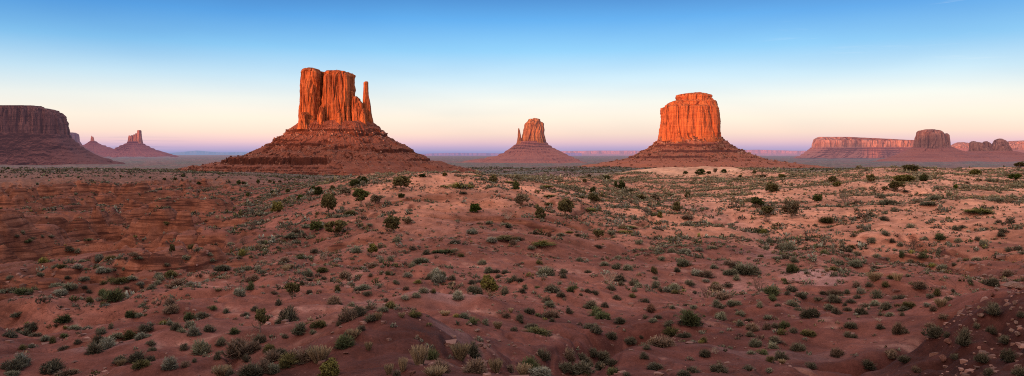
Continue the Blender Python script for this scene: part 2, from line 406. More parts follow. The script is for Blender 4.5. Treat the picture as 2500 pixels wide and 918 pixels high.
# what of the ground the viewer sees: running maximum of the elevation angle along each ray
slope_f = zfine / (RR[None] * np.cos(fine_az)[:, None])     # = -(py-HY)/F
horizon = np.maximum.accumulate(slope_f, axis=1)
def cast(px, py):
    """first point of the ground on the ray through a frame point"""
    az = math.atan((px - HX) / F); ia = int(round((az - fine_az[0]) / (fine_az[1] - fine_az[0])))
    ia = min(max(ia, 0), FIN - 1)
    t = -(py - HY) / F
    row = horizon[ia]; k = int(np.searchsorted(row, t))
    k = min(max(k, 1), NR - 1)
    a = (t - row[k - 1]) / max(row[k] - row[k - 1], 1e-9); a = min(max(a, 0), 1)
    r = RR[k - 1] + (RR[k] - RR[k - 1]) * a
    x, y = r * math.sin(az), r * math.cos(az)
    return x, y, float(ground_z(np.array([x]), np.array([y]))[0])
def visible(x, y, z):
    az = np.arctan2(x, y); r = np.hypot(x, y)
    ia = np.clip(np.round((az - fine_az[0]) / (fine_az[1] - fine_az[0])).astype(int), 0, FIN - 1)
    ir = np.clip(np.interp(np.log(r), lr, np.arange(NR)).astype(int) - 2, 0, NR - 1)
    return z / y >= horizon[ia, ir] - .0006

# colours of the soil, with the foreground's light falloff painted in
pxg = HX + F * np.tan(np.clip(AA, -1.0, 1.0))
dzr = np.gradient(gz, axis=1) / np.gradient(RG, axis=1)
dza = np.gradient(gz, axis=0) / (np.gradient(AA, axis=0) * RG)
steep = np.hypot(dzr, dza)
def mixc(c, col, f): return c * (1 - f[..., None]) + np.array(col) * f[..., None]
c = np.zeros(gz.shape + (3,)) + np.array((.235, .080, .056))
n1 = fbm2(gx / 25, gy / 25, 4, 71); n2 = fbm2(gx / 5, gy / 5, 4, 73); n3 = fbm2(gx / 1.2, gy / 1.2, 3, 75) 
R_ = RG
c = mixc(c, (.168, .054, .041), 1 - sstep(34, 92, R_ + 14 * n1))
c = mixc(c, (.50, .20, .125), sstep(98, 190, R_ + 25 * n1) * sstep(700, 1000, pxg))
c = mixc(c, (.58, .25, .160), sstep(150, 260, R_ + 20 * n1) * sstep(1500, 1900, pxg))
c = mixc(c, (.185, .063, .043), sstep(80, 120, R_) * (1 - sstep(450, 750, pxg)) * (1 - sstep(420, 700, R_)))
c = mixc(c, (.38, .19, .12), sstep(330, 600, R_ + 60 * n1) * .8 * sstep(650, 900, pxg))
c = mixc(c, (.20, .088, .062), sstep(360, 560, R_ + 90 * n1) * .9 * (1 - sstep(650, 900, pxg)))
# pale sand flat
cx, cy = W(1655, 375)
c = mixc(c, (.72, .34, .21), .95 * sstep(1.25, .8, ((gx - cx) / 30) ** 2 + ((gy - cy) / 62) ** 2 + .25 * n1))
# greyish crusts on flats, redder banks on slopes
c = mixc(c, (.20, .080, .062), .5 * sstep(.25, .75, n1 + .5 * n2) * (1 - sstep(110, 180, R_)))
bf = (.85 * sstep(.45, .80, steep) * sstep(80, 110, R_) * (1 - sstep(500, 900, R_)))
c = mixc(c, (.23, .078, .046), bf)
c = mixc(c, np.array((.17, .050, .032)), .0 * sstep(.40, .85, steep) * sstep(60, 90, R_) * (1 - sstep(500, 900, R_)))
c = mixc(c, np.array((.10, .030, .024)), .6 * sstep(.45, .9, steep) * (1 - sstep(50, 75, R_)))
c = mixc(c, (.36, .17, .13), .5 * sstep(.55, .95, n2 + .4 * n3) * (1 - sstep(90, 160, R_)))
for (px_, y_, s1, s2, f_) in ((1985, 88, 3.2, 5.5, .6), (1085, 60, 4.0, 2.4, .32), (960, 64, 4, 1.8, .3), (1120, 36, 1.6, 1.6, .32), (250, 43, 2.5, 1.0, .25), (1640, 100, 5, 1.6, .25), (1880, 42, 4.5, 1.5, .25)):
    cx, cy = W(px_, y_)
    c = mixc(c, (.42, .225, .21), f_ * sstep(1.3, .1, ((gx - cx) / s1) ** 2 + ((gy - cy) / s2) ** 2 + .45 * n2 + .3 * n3))
# wash floor
c = mixc(c, (.30, .14, .12), .5 * np.exp(-(seg_dist(gx, gy, WASH) / 3.5) ** 2))
# valley floor
v = sstep(700, 1900, R_)
valley = np.zeros_like(c) + np.array((.20, .095, .07))
valley = mixc(valley, (.115, .105, .072), sstep(-.25, .35, fbm2(gx / 160, gy / 160, 4, 81) + .25 * n1) * .85)
valley = mixc(valley, (.30, .25, .14), .7 * sstep(1400, 1600, pxg) * (1 - sstep(1900, 2100, pxg)) * (1 - sstep(1200, 2200, R_)) * sstep(-.2, .4, n1))
c = mixc(c, (0, 0, 0), v) + valley * v[..., None]
c *= (1 + .27 * n1 + .24 * n2 + .14 * n3 * (1 - sstep(80, 250, R_)))[..., None]
c = c * (1 - .35 * sstep(2000, 2330, pxg) * (1 - sstep(44, 62, R_)))[..., None]  # lower right darkened too, corner falloff painted into the soil
c = np.clip(c * (1 - .38 * (1 - sstep(26, 62, R_ + 5 * n1)))[..., None], .008, .8)  # near soil darkened, painting foreground light falloff into the colour
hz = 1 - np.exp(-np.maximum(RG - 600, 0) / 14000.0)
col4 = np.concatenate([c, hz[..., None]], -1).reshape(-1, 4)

V = np.stack([gx, gy, gz], -1).reshape(-1, 3)
ii, jj = np.meshgrid(np.arange(NA), np.arange(NR - 1), indexing='ij')
ni = (ii + 1) % NA
faces = np.stack([ii * NR + jj, ii * NR + jj + 1, ni * NR + jj + 1, ni * NR + jj], -1).reshape(-1, 4)
V = np.vstack([V, [[0, 0, -1.75]]]); col4 = np.vstack([col4, col4[:1]])
i0 = np.arange(NA)
f3 = np.stack([i0 * NR, ((i0 + 1) % NA) * NR, np.full(NA, NA * NR)], -1)
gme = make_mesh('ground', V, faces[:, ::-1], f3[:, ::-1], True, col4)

m, nt = new_mat('desert_soil')
at = nt.new('ShaderNodeVertexColor'); at.layer_name = 'Col'
pos = nt.new('ShaderNodeNewGeometry').outputs['Position']
na = nt.noise(pos, .55, 5, .62); nb = nt.noise(pos, 7.0, 4, .7); nc = nt.noise(nt.vmath('MULTIPLY', pos, (.02, .05, .05)).outputs[0], 1.0, 6, .7)
cc = nt.mix(1.0, at.outputs[0], nt.ramp(na, [(.25, (.62, .60, .58)), (.5, (.98, .97, .96)), (.75, (1.35, 1.36, 1.38))]), 'MULTIPLY')
cc = nt.mix(1.0, cc, nt.ramp(nb, [(.3, (.72, .70, .68)), (.55, (1.02, 1.02, 1.02)), (.75, (1.25, 1.25, 1.25))]), 'MULTIPLY')
cc = nt.mix(1.0, cc, nt.ramp(nc, [(.3, (.8, .8, .8)), (.5, (1, 1, 1)), (.7, (1.2, 1.2, 1.2))]), 'MULTIPLY')
wv = nt.noise(nt.vmath('MULTIPLY', pos, (1.0, .55, 1.0)).outputs[0], .45, 3, .5, 1.2)
crk = nt.math('MULTIPLY', nt.rng(nt.math('ABSOLUTE', nt.math('SUBTRACT', wv, .5)), 0, .012, 1, 0), nt.rng(nt.noise(pos, .12, 2, .5), .48, .60, 0, .6))
cc = nt.mix(crk, cc, (.05, .018, .014))
peb = nt.new('ShaderNodeTexVoronoi'); nt.put(peb.inputs['Vector'], pos); peb.inputs['Scale'].default_value = 4.5
cc = nt.mix(nt.math('MULTIPLY', nt.rng(peb.outputs[0], .10, .18, 1, 0), nt.rng(nt.noise(pos, .3, 3, .6), .52, .66, 0, .5)), cc, (.36, .19, .15))
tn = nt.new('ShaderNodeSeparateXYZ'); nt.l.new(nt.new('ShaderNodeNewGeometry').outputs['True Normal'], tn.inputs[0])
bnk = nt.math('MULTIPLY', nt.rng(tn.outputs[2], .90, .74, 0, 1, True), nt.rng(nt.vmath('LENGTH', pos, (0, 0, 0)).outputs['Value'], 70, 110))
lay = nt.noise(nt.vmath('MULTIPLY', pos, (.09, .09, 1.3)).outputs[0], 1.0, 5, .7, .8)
cc = nt.mix(nt.math('MULTIPLY', bnk, nt.rng(lay, .52, .40, 0, .8, True)), cc, (.055, .018, .013))  # dark strata bands, also painting in shade lines under bank overhangs
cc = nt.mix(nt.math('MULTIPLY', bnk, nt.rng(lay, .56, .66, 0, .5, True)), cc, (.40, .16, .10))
hh = nt.math('ADD', na, nt.math('MULTIPLY', nb, .35))
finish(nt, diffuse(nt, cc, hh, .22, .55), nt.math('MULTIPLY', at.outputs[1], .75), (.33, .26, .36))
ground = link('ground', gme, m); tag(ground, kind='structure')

# ------------------------------------------------------------------ rock forms
def loft(levels, D, ratio=.8, expo=2.6, nt_=260, nh=90, disp=None, back=0.0, top_noise=1.0, top_rough=2.5, seed=0, terr=None, b_fixed=None):
    """closed rock body whose outline at every height is given by left and right frame columns at distance D"""
    lv = np.array(levels, float)
    t = np.linspace(lv[0, 0], lv[-1, 0], nh)
    Lx = np.interp(t, lv[:, 0], lv[:, 1]); Rx = np.interp(t, lv[:, 0], lv[:, 2])
    s = D / F
    xc = ((Lx + Rx) / 2 - HX) * s; a = (Rx - Lx) / 2 * s; z = (HY - t) * s
    th = np.linspace(0, 2 * math.pi, 2000, endpoint=False)
    ex = np.sign(np.cos(th)) * np.abs(np.cos(th)) ** (2 / expo); ey = np.sign(np.sin(th)) * np.abs(np.sin(th)) ** (2 / expo)
    yb = ey * ratio
    seg = np.hypot(np.diff(np.r_[ex, ex[0]]), np.diff(np.r_[yb, yb[0]])); cum = np.r_[0, np.cumsum(seg)]
    q = np.linspace(0, cum[-1], nt_, endpoint=False)
    ux = np.interp(q, cum, np.r_[ex, ex[0]]); uy = np.interp(q, cum, np.r_[yb, yb[0]])
    tx = np.roll(ux, -1) - np.roll(ux, 1); ty = np.roll(uy, -1) - np.roll(uy, 1)
    ln = np.hypot(tx, ty) + 1e-9; nx, ny = ty / ln, -tx / ln
    bb = a if b_fixed is None else np.full_like(a, b_fixed / ratio)
    X = xc[:, None] + a[:, None] * ux[None]; Yv = D + back + bb[:, None] * uy[None]
    Zv = np.repeat(z[:, None], nt_, 1)
    NX = np.repeat(nx[None], nh, 0); NY = np.repeat(ny[None], nh, 0)
    if disp is not None:
        dd = disp(X, Yv, Zv, (t[:, None] - lv[0, 0]) / (lv[-1, 0] - lv[0, 0]) + 0 * X)
        X = X + NX * dd; Yv = Yv + NY * dd
    if terr is not None: Zv = terr(X, Yv, Zv)
    # ragged top rim
    tp = np.exp(-np.arange(nh) / (nh * .06))[:, None]
    Zv = Zv + tp * top_noise * s * fbm2(X / (9 * s), Yv / (9 * s), 3, seed + 5)
    ringsX, ringsY, ringsZ = [], [], []
    cx0, cy0 = X[0].mean(), Yv[0].mean()
    for k, sc_ in enumerate((0.0, .25, .5, .72, .88)):
        rx = cx0 + (X[0] - cx0) * sc_; ry = cy0 + (Yv[0] - cy0) * sc_
        rz = Zv[0] * sc_ + Zv[0].mean() * (1 - sc_) + (1 - sc_ ** 2) * (top_rough * .4) * s + top_rough * .5 * s * fbm2(rx / (7 * s), ry / (7 * s), 3, seed + 6) * (1 - sc_ ** 4)
        ringsX.append(rx); ringsY.append(ry); ringsZ.append(rz)
    X = np.vstack([np.array(ringsX), X]); Yv = np.vstack([np.array(ringsY), Yv]); Zv = np.vstack([np.array(ringsZ), Zv])
    nhh = X.shape[0]
    i, j = np.meshgrid(np.arange(nhh - 1), np.arange(nt_), indexing='ij'); j2 = (j + 1) % nt_
    fc = np.stack([i * nt_ + j, i * nt_ + j2, (i + 1) * nt_ + j2, (i + 1) * nt_ + j], -1).reshape(-1, 4)
    return np.stack([X, Yv, Zv], -1).reshape(-1, 3), fc[:, ::-1]

def merge(parts):
    vs, fs, o = [], [], 0
    for v_, f_ in parts:
        vs.append(v_); fs.append(f_ + o); o += len(v_)
    return np.vstack(vs), np.vstack(fs)

def cliff_disp(u, seed, amp=1.0, L1=27.0, L2=9.5, ledge=1.2):
    """u = metres per frame pixel"""
    def f(x, y, z, h):
        wz = z / (u * 1.0)
        X, Y_ = x / u, y / u
        wob = fbm3(X / 30, Y_ / 30, wz / 60, 2, seed + 1) * 5
        a = perlin3((X + wob) / L1, Y_ / L1, wz / (L1 * 7), seed + 2)
        b = perlin3((X + wob) / L2, Y_ / L2, wz / (L2 * 8), seed + 3)
        cc = perlin3(X / (L2 * .42), Y_ / (L2 * .42), wz / (L2 * 3), seed + 4)
        crack = (1 - np.clip(np.abs(perlin3((X + wob * .6) / (L2 * 1.6), Y_ / (L2 * 1.6), wz / (L2 * 14), seed + 7)) / .20, 0, 1)) ** 1.3
        bed = perlin3(X / 90, Y_ / 90, wz / 7, seed + 5) + .6 * perlin3(X / 60, Y_ / 60, wz / 2.6, seed + 6)
        blk = perlin3(X / 7, Y_ / 7, wz / 9, seed + 8)
        pk = 2.4 * perlin3((X + wob) / (L2 * 2.0), Y_ / (L2 * 2.0), wz / (L2 * 16), seed + 9); pf = pk - np.floor(pk)
        pil = (np.floor(pk) + sstep(.40, .60, pf)) / 2.4 + .2
        md = np.clip(.75 + 1.1 * perlin3(X / 38, Y_ / 38, wz / 34, seed + 10), .15, 1.6)
        fade = 1 - .35 * sstep(.0, .06, .06 - h)
        vv = u * amp * fade * (9.5 * np.abs(a) - 3.4 + 4.0 * np.abs(b) - 1.4 + .5 * cc - 8.0 * crack * md + 6.5 * pil * (1.5 - md) - 2.0 + ledge * .7 * bed + .9 * blk)
        return vv - vv.mean() - 1.05 * vv.std()
    return f

def talus_disp(u, seed, amp=1.0):
    def f(x, y, z, h):
        X, Y_, Zz = x / u, y / u, z / u
        th = np.arctan2(Y_ - Y_.mean(), X - X.mean()); wb = .5 * fbm3(X / 40, Y_ / 40, Zz / 40, 2, seed + 6) * .12
        ct, st = np.cos(th + wb), np.sin(th + wb)
        g = np.abs(perlin3(ct * 5.5, st * 5.5, Zz / 150, seed + 2))
        g2 = np.abs(perlin3(ct * 15, st * 15, Zz / 60, seed + 3))
        fn = fbm3(X / 7, Y_ / 7, Zz / 6, 3, seed + 4, .6)
        return u * amp * (h * .75 + .25) * (20 * g - 7.5 + 11.0 * g2 - 3.6 + 2.4 * fn)
    return f

def terraces(u, seed, T=14.0, amt=.75, lo=-1e9, hi=1e9):
    """broken horizontal ledges, T in frame pixels"""
    def f(x, y, z):
        X, Y_, Zz = x / u, y / u, z / u
        off = .55 * fbm3(X / 60, Y_ / 60, Zz / 400, 2, seed)
        k = Zz / T + off; fr = k - np.floor(k)
        st = (np.floor(k) + sstep(.52, .98, fr) - off) * T
        msk = amt * sstep(-.35, .25, perlin3(X / 45, Y_ / 45, Zz / 30, seed + 3)) * sstep(lo, lo + 6, Zz) * (1 - sstep(hi - 6, hi, Zz))
        return (Zz * (1 - msk) + st * msk) * u
    return f

def rock_thing(name, label, cat, D, px, py, group=None):
    s = D / F
    o = empty(name, ((px - HX) * s, D, (HY - py) * s)); tag(o, label, cat, group)
    return o
def part(name, vf, mat, root, label=None):
    v_, f_ = vf
    v_ = v_ - np.array(root.location)
    o = link(name, make_mesh(name, v_, f_, None, True), mat, root)
    if label: o['label'] = label
    return o

ORANGE = (.48, .135, .050); ORANGE_D = (.22, .056, .027)
RED = (.235, .072, .045); RED_D = (.12, .036, .026); PALE = (.33, .17, .13)

def ledges(u, lst, seed):
    """explicit cliff bands: (top py, foot py, first column, last column)"""
    def f(x, y, z):
        X, Zz = x / u, z / u
        px = HX + X; wob = 2.2 * fbm2(X / 30, y / u / 30, 2, seed)
        for (t_, b_, l_, r_) in lst:
            z1, z0 = HY - t_, HY - b_
            q = (Zz + wob - z0) / (z1 - z0)
            st = np.where((q > 0) & (q < 1), z0 - wob + (z1 - z0) * sstep(.48, .62, q + .10 * perlin2(X / 5, y / u / 5, seed + 1)), Zz)
            m_ = sstep(l_ - 12, l_ + 12, px + 8 * perlin2(X / 14, Zz / 9, seed + 2)) * (1 - sstep(r_ - 12, r_ + 12, px))
            Zz = Zz + (st - Zz) * m_
        return Zz * u
    return f

# --- tall mitten-shaped butte on the left of the middle
D = 2000; u = D / F
cm = cliff_mat('orange_cliff_rock', ORANGE, ORANGE_D, u); tm = talus_mat('red_talus', RED, RED_D, PALE, u)
root = rock_thing('sandstone_butte', 'tallest orange butte with a slender detached thumb of rock on its right', 'butte', D, 830, 405)
cd = lambda sd, a=1.0, **k: cliff_disp(u, sd, a, **k)
pieces = [
 loft([(175,748,848),(179,744,857),(300,741,863),(318,738,868)], D, .50, 4, 420, 120, cd(1), 34, seed=1, top_noise=2, top_rough=1),
 loft([(168.5,753,771),(171,745,779),(180,741,786),(230,738,788),(300,737,790),(318,734,793)], D, 1.4, 4.2, 340, 150, cd(2, .75), -16, seed=2, top_noise=2),
 loft([(175,806,840),(178,800,853),(188,797,862),(240,795,863),(300,792,868),(320,791,872)], D, 1.15, 4.0, 360, 150, cd(3, .75), -16, seed=3, top_noise=1.6),
 loft([(262,799,802),(266,795,806),(285,792,809),(318,788,812)], D, 1.0, 2.4, 120, 60, cd(4, .45), -66, seed=4, top_noise=.6),
 loft([(224,858,865),(229,856,869),(300,853,876),(318,851,880)], D, 1.3, 2.6, 140, 80, cd(5, .6), -22, seed=5, top_noise=.8),
 loft([(238,866,879),(243,864,884),(300,862,890),(320,859,894)], D, 1.8, 2.6, 160, 80, cd(6, .6), -24, seed=6, top_noise=.8),
 loft([(249,878,888),(255,875,892),(312,871,901),(322,869,905)], D, 1.6, 2.6, 160, 80, cd(7, .6), -26, seed=7, top_noise=.8),
 loft([(264,885,894),(270,883,898),(318,879,909),(324,878,912)], D, 1.5, 2.6, 150, 70, cd(8, .55), -30, seed=8, top_noise=.8),
 loft([(277,752,760),(284,748,768),(318,742,776)], D, 1.1, 2.5, 120, 60, cd(9, .5), -68, seed=9, top_noise=.8),
 loft([(270,836,842),(280,832,848),(320,828,856)], D, 1.1, 2.5, 120, 60, cd(10, .5), -58, seed=10, top_noise=.8),
 loft([(290,770,778),(296,766,786),(320,762,796)], D, 1.1, 2.5, 120, 50, cd(11, .5), -56, seed=11, top_noise=.8),
]
part('cliff', merge(pieces), cm, root)
part('spire', loft([(200,893,900.5),(202.5,890.5,902.5),(222,890,902.5),(240,889.5,904.5),(256,889,907),(275,888,910),(300,888,916),(324,885,919)], D, 1.15, 2.6, 150, 140, cd(12, .3), -14, seed=12, top_noise=.5, top_rough=.8), cm, root, 'slender leaning rock pinnacle')
talus_levels = [(294,748,902),(302,728,918),(322,700,938),(335,680,950),(345,665,968),(352,655,984),(357,650,992),(366,630,1008),(374,612,1024),(379,604,1034),(383,588,1042),(389,573,1060),(396,540,1080),(402,500,1102),(408,462,1130),(416,432,1160),(430,405,1200),(452,360,1260)]
def tdw(x, y, z, h):
    return talus_disp(u, 20)(x, y, z, h) * (1 - .3 * sstep(.75, 1, h))
tA = terraces(u, 21, 19, .7)
LDG = ledges(u, [(326,334,890,980),(341,346,640,760),(318,324,690,900),(352,358,650,820),(364,374,940,1060),(383,401,575,850),(386,394,1010,1090),(403.5,408.5,440,880),(409,413.5,420,860),(414.5,419.5,400,850),(421,427,380,880)], 27)
TAL = loft(talus_levels, D, .72, 2.2, 900, 330, tdw, 0, terr=lambda x, y, z: LDG(x, y, tA(x, y, z)), seed=20, top_noise=0)
part('talus_slope', TAL, tm, root)

rub_m, nt = new_mat('rubble_rock')
at = nt.new('ShaderNodeVertexColor'); at.layer_name = 'Col'
finish(nt, diffuse(nt, at.outputs[0]))
BOX = np.array([[-1,-1,-1],[1,-1,-1],[1,1,-1],[-1,1,-1],[-1,-1,1],[1,-1,1],[1,1,1],[-1,1,1]], float) * .5
BOXF = np.array([[0,3,2,1],[4,5,6,7],[0,1,5,4],[1,2,6,5],[2,3,7,6],[3,0,4,7]])
def rubble(root, vf, n_, smin, smax, u, cols, zlo, zhi, seed):
    """fallen blocks lying on the slope facing the viewer"""
    gq = np.random.default_rng(seed); v_ = vf[0]
    s_ = v_[(v_[:, 1] < v_[:, 1].mean() + 20) & (v_[:, 2] / u > zlo) & (v_[:, 2] / u < zhi)]
    p = s_[gq.integers(0, len(s_), n_ * 3)]
    k_ = gq.random(len(p)) < .12 + .88 * sstep(-.05, .4, fbm3(p[:, 0] / u / 22, p[:, 1] / u / 22, p[:, 2] / u / 22, 3, seed))
    p = p[k_][:n_]; m_ = len(p)
    sz = smin * (smax / smin) ** (gq.random(m_) ** 2.6)
    j_ = BOX[None] * (1 + gq.normal(0, .25, (m_, 8, 3))) * (sz[:, None] * (.7 + .6 * gq.random((m_, 3))))[:, None]
    a_ = gq.random(m_) * 6.28; ca, sa = np.cos(a_)[:, None], np.sin(a_)[:, None]
    w_ = np.stack([j_[..., 0] * ca - j_[..., 1] * sa, j_[..., 0] * sa + j_[..., 1] * ca, j_[..., 2]], -1) + p[:, None] + np.array([0, 0, .1]) * sz[:, None, None] - np.array(root.location)
    cc_ = np.array(cols[0]) + (np.array(cols[1]) - np.array(cols[0])) * gq.random((m_, 1)) ** 1.6
    o = link('rubble', make_mesh('rubble', w_.reshape(-1, 3), (BOXF[None] + (np.arange(m_) * 8)[:, None, None]).reshape(-1, 4), None, False, np.repeat(cc_, 8, 0)), rub_m, root)
    o['kind'] = 'stuff'
rubble(root, TAL, 3600, 1.2, 5.0, u, ((.10, .034, .026), (.38, .185, .14)), -60, 60, 401)

# --- smaller far mitten
D = 4400; u = D / F
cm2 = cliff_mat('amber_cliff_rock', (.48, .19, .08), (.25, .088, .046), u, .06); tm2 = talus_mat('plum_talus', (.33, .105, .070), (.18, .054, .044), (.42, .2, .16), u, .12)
root = rock_thing('sandstone_butte', 'small distant butte with a thin spire on its left, amber cap above dark skirts', 'butte', D, 1300, 395)
part('cliff', merge([
 loft([(291,1292,1318),(297,1287,1321),(301,1283,1327),(320,1277,1329),(345,1274,1331),(354,1271,1334)], D, .9, 3, 300, 110, cliff_disp(u, 30, .55, L1=16, L2=6), seed=30, top_noise=1),
 loft([(289.5,1300,1312),(292,1295,1317),(297,1287,1319),(302,1286,1321)], D, .9, 2.6, 160, 40, cliff_disp(u, 31, .3, L1=10, L2=4), -8, seed=31, top_noise=.8),
]), cm2, root)
part('spire', loft([(313.5,1265,1268),(317,1264.2,1269.2),(335,1263.2,1271.5),(345,1262,1275),(353,1260,1280)], D, 1.2, 2.4, 90, 70, cliff_disp(u, 32, .2, L1=8, L2=4), -20, seed=32, top_noise=.3, top_rough=.5), cm2, root, 'thin rock needle')
part('talus_slope', loft([(344,1268,1332),(350,1260,1336),(362,1245,1352),(372,1228,1372),(378,1215,1385),(384,1190,1398),(389,1160,1408),(394,1125,1420),(402,1090,1445)], D, .8, 2.1, 560, 150, talus_disp(u, 33, .5), seed=33, top_noise=0, terr=terraces(u, 34, 7, .7)), tm2, root)

# --- broad glowing butte
D = 2700; u = D / F
cm3 = cliff_mat('glowing_cliff_rock', (.54, .150, .048), (.34, .085, .032), u, .02); tm3 = talus_mat('orange_talus', (.34, .105, .056), (.19, .056, .036), (.42, .20, .15), u, .03)
root = rock_thing('sandstone_butte', 'broad glowing orange butte with a stepped flat cap and no side spire', 'butte', D, 1685, 400)
part('cliff', merge([
 loft([(247,1646,1744),(250,1636,1747),(258,1629,1748),(263,1619,1751),(272,1618,1753),(300,1616,1755),(335,1614,1757),(350,1610,1761)], D, .85, 3.6, 620, 150, cliff_disp(u, 40, .62, L1=30, L2=12, ledge=2.6), seed=40, top_noise=1.2),
 loft([(226.5,1690,1712),(229,1666,1725),(232,1652,1733),(236,1650,1736),(239,1649,1733),(243,1652,1737),(250,1643,1745)], D, .85, 3, 360, 60, cliff_disp(u, 41, .4, L1=16, L2=6, ledge=2.2), seed=41, top_noise=1),
 loft([(259,1617,1625),(262,1616,1628),(345,1612,1636)], D, 1.6, 3, 140, 90, cliff_disp(u, 42, .4, L1=10, L2=5), -40, seed=42, top_noise=.5),
]), cm3, root)
TAL = loft([(333,1614,1757),(342,1607,1765),(350,1598,1779),(360,1585,1792),(370,1567,1812),(378,1551,1832),(384,1537,1848),(390,1515,1872),(397,1470,1915),(404,1425,1980),(412,1390,2050),(425,1350,2120)], D, .8, 2.15, 760, 220, talus_disp(u, 43, .62), seed=43, top_noise=0, terr=lambda x, y, z: ledges(u, [(352,358,1560,1720),(366,372,1600,1840),(380,386,1500,1700)], 46)(x, y, terraces(u, 44, 9, .6)(x, y, z)))
part('talus_slope', TAL, tm3, root)
rubble(root, TAL, 3000, 1.5, 6.8, u, ((.13, .045, .032), (.42, .21, .155)), -60, 40, 402)

# --- big shaded mesa running out on the left
D = 3500; u = D / F
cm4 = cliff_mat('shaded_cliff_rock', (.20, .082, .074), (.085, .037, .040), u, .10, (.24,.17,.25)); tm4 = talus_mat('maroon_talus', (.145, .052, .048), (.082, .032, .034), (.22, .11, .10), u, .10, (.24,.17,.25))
root = rock_thing('sandstone_mesa', 'long flat-topped mesa in shade, cut off by the left edge', 'mesa', D, 0, 395)
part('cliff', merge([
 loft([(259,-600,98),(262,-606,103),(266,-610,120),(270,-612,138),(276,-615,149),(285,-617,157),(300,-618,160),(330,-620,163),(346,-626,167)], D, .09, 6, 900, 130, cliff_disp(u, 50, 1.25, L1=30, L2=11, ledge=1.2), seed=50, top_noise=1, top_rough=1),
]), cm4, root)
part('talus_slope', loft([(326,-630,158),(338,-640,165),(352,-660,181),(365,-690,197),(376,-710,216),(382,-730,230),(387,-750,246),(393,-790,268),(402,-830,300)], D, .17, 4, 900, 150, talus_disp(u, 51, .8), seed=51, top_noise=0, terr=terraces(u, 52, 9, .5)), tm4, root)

# --- hazy mesa end behind it
D = 6500; u = D / F
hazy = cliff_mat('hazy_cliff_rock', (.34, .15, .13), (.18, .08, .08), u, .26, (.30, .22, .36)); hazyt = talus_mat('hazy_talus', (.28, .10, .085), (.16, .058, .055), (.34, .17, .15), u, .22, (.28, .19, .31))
root = rock_thing('sandstone_mesa', 'small hazy mesa end peeping out from behind the big shaded mesa', 'mesa', D, 140, 380)
part('cliff', loft([(324,60,178),(328,55,184),(345,50,187),(356,45,192)], D, .5, 4, 220, 50, cliff_disp(u, 55, .35, L1=14, L2=6), seed=55), hazy, root)
part('talus_slope', loft([(350,45,189),(362,20,203),(374,-10,224),(384,-40,250)], D, .5, 3, 200, 40, talus_disp(u, 56, .4), seed=56, top_noise=0), hazyt, root)

# --- twin-eared spire and castle-shaped butte far off on the left
D = 9000; u = D / F
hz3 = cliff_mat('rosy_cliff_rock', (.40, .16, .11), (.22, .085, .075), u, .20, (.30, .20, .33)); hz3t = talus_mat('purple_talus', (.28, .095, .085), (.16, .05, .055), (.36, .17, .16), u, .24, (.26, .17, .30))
root = rock_thing('rock_spire', 'little twin-eared rock spire on a wide dark cone, beside the castle-shaped butte', 'rock spire', D, 226, 378)
part('pinnacle', loft([(331.5,223,224.6),(335,222.2,225.6),(341,221.6,226.4),(350,220,229)], D, 1, 2.4, 60, 40, cliff_disp(u, 60, .10, L1=6, L2=3), seed=60, top_noise=.2, top_rough=.3), hz3, root)
part('pinnacle', loft([(333.5,226.6,228),(337,226,229),(343,225.2,230.4),(350,223,234)], D, 1, 2.4, 60, 40, cliff_disp(u, 61, .10, L1=6, L2=3), seed=61, top_noise=.2, top_rough=.3), hz3, root)
part('talus_slope', loft([(345,219,234),(349,214,238),(353,208,246),(355,200,254),(359,192,262),(364,178,280),(371,150,310),(382,120,350)], D, .8, 2.1, 300, 90, talus_disp(u, 62, .3), seed=62, top_noise=0, terr=terraces(u, 63, 5, .7)), hz3t, root)
root = rock_thing('sandstone_butte', 'far castle-shaped butte with a square tower at its right end', 'butte', D, 330, 378)
tw = []
for k, (a_, b_, tp_) in enumerate(((314, 318.5, 331), (318.8, 325, 330.5), (325.3, 330.5, 328.5), (330.8, 336.8, 325.5))):
    tw.append(loft([(tp_, a_ + .8, b_ - .8), (tp_ + 2, a_, b_), (352, a_ - 1.5, b_ + 1.5)], D, 1.3, 3.2, 90, 50, cliff_disp(u, 65 + k, .14, L1=7, L2=3.5), seed=65 + k, top_noise=.4, top_rough=.6))
part('cliff', merge(tw), hz3, root)
part('tower', loft([(318, 338, 345), (320, 337, 346), (335, 336.8, 346.4), (353, 334.5, 348.5)], D, 1.1, 3.4, 100, 60, cliff_disp(u, 70, .14, L1=7, L2=3.5), -10, seed=70, top_noise=.3, top_rough=.5), hz3, root)
part('talus_slope', loft([(346,312,347),(350,308,350),(354,297,356),(357,292,362),(362,282,372),(367,268,384),(371,245,395),(374,225,406),(377,200,414),(382,170,430)], D, .6, 2.3, 420, 110, talus_disp(u, 71, .3), seed=71, top_noise=0, terr=terraces(u, 72, 5, .8)), hz3t, root)

# --- right hand mesas
D = 8000; u = D / F
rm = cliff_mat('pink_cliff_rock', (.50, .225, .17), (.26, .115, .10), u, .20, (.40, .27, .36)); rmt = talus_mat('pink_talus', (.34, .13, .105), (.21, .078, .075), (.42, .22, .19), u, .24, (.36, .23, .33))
root = rock_thing('sandstone_mesa', 'long pink mesa whose left end glows, beyond the two right-hand buttes', 'mesa', D, 2110, 384)
part('cliff', loft([(334.5,1998,2075),(337,1993,2130),(339.5,1990,2180),(343,1988,2240),(346,1987,2252),(352,1985,2260),(362,1982,2268),(370,1978,2276)], D, .2, 3.6, 700, 90, cliff_disp(u, 80, .75, L1=26, L2=9), seed=80, top_noise=.6, top_rough=.8), rm, root)
part('talus_slope', loft([(360,1982,2272),(366,1975,2280),(372,1967,2292),(379,1955,2310),(386,1935,2340)], D, .28, 3, 460, 60, talus_disp(u, 81, .5), seed=81, top_noise=0, terr=terraces(u, 82, 5, .6)), rmt, root)
D = 9500; u = D / F
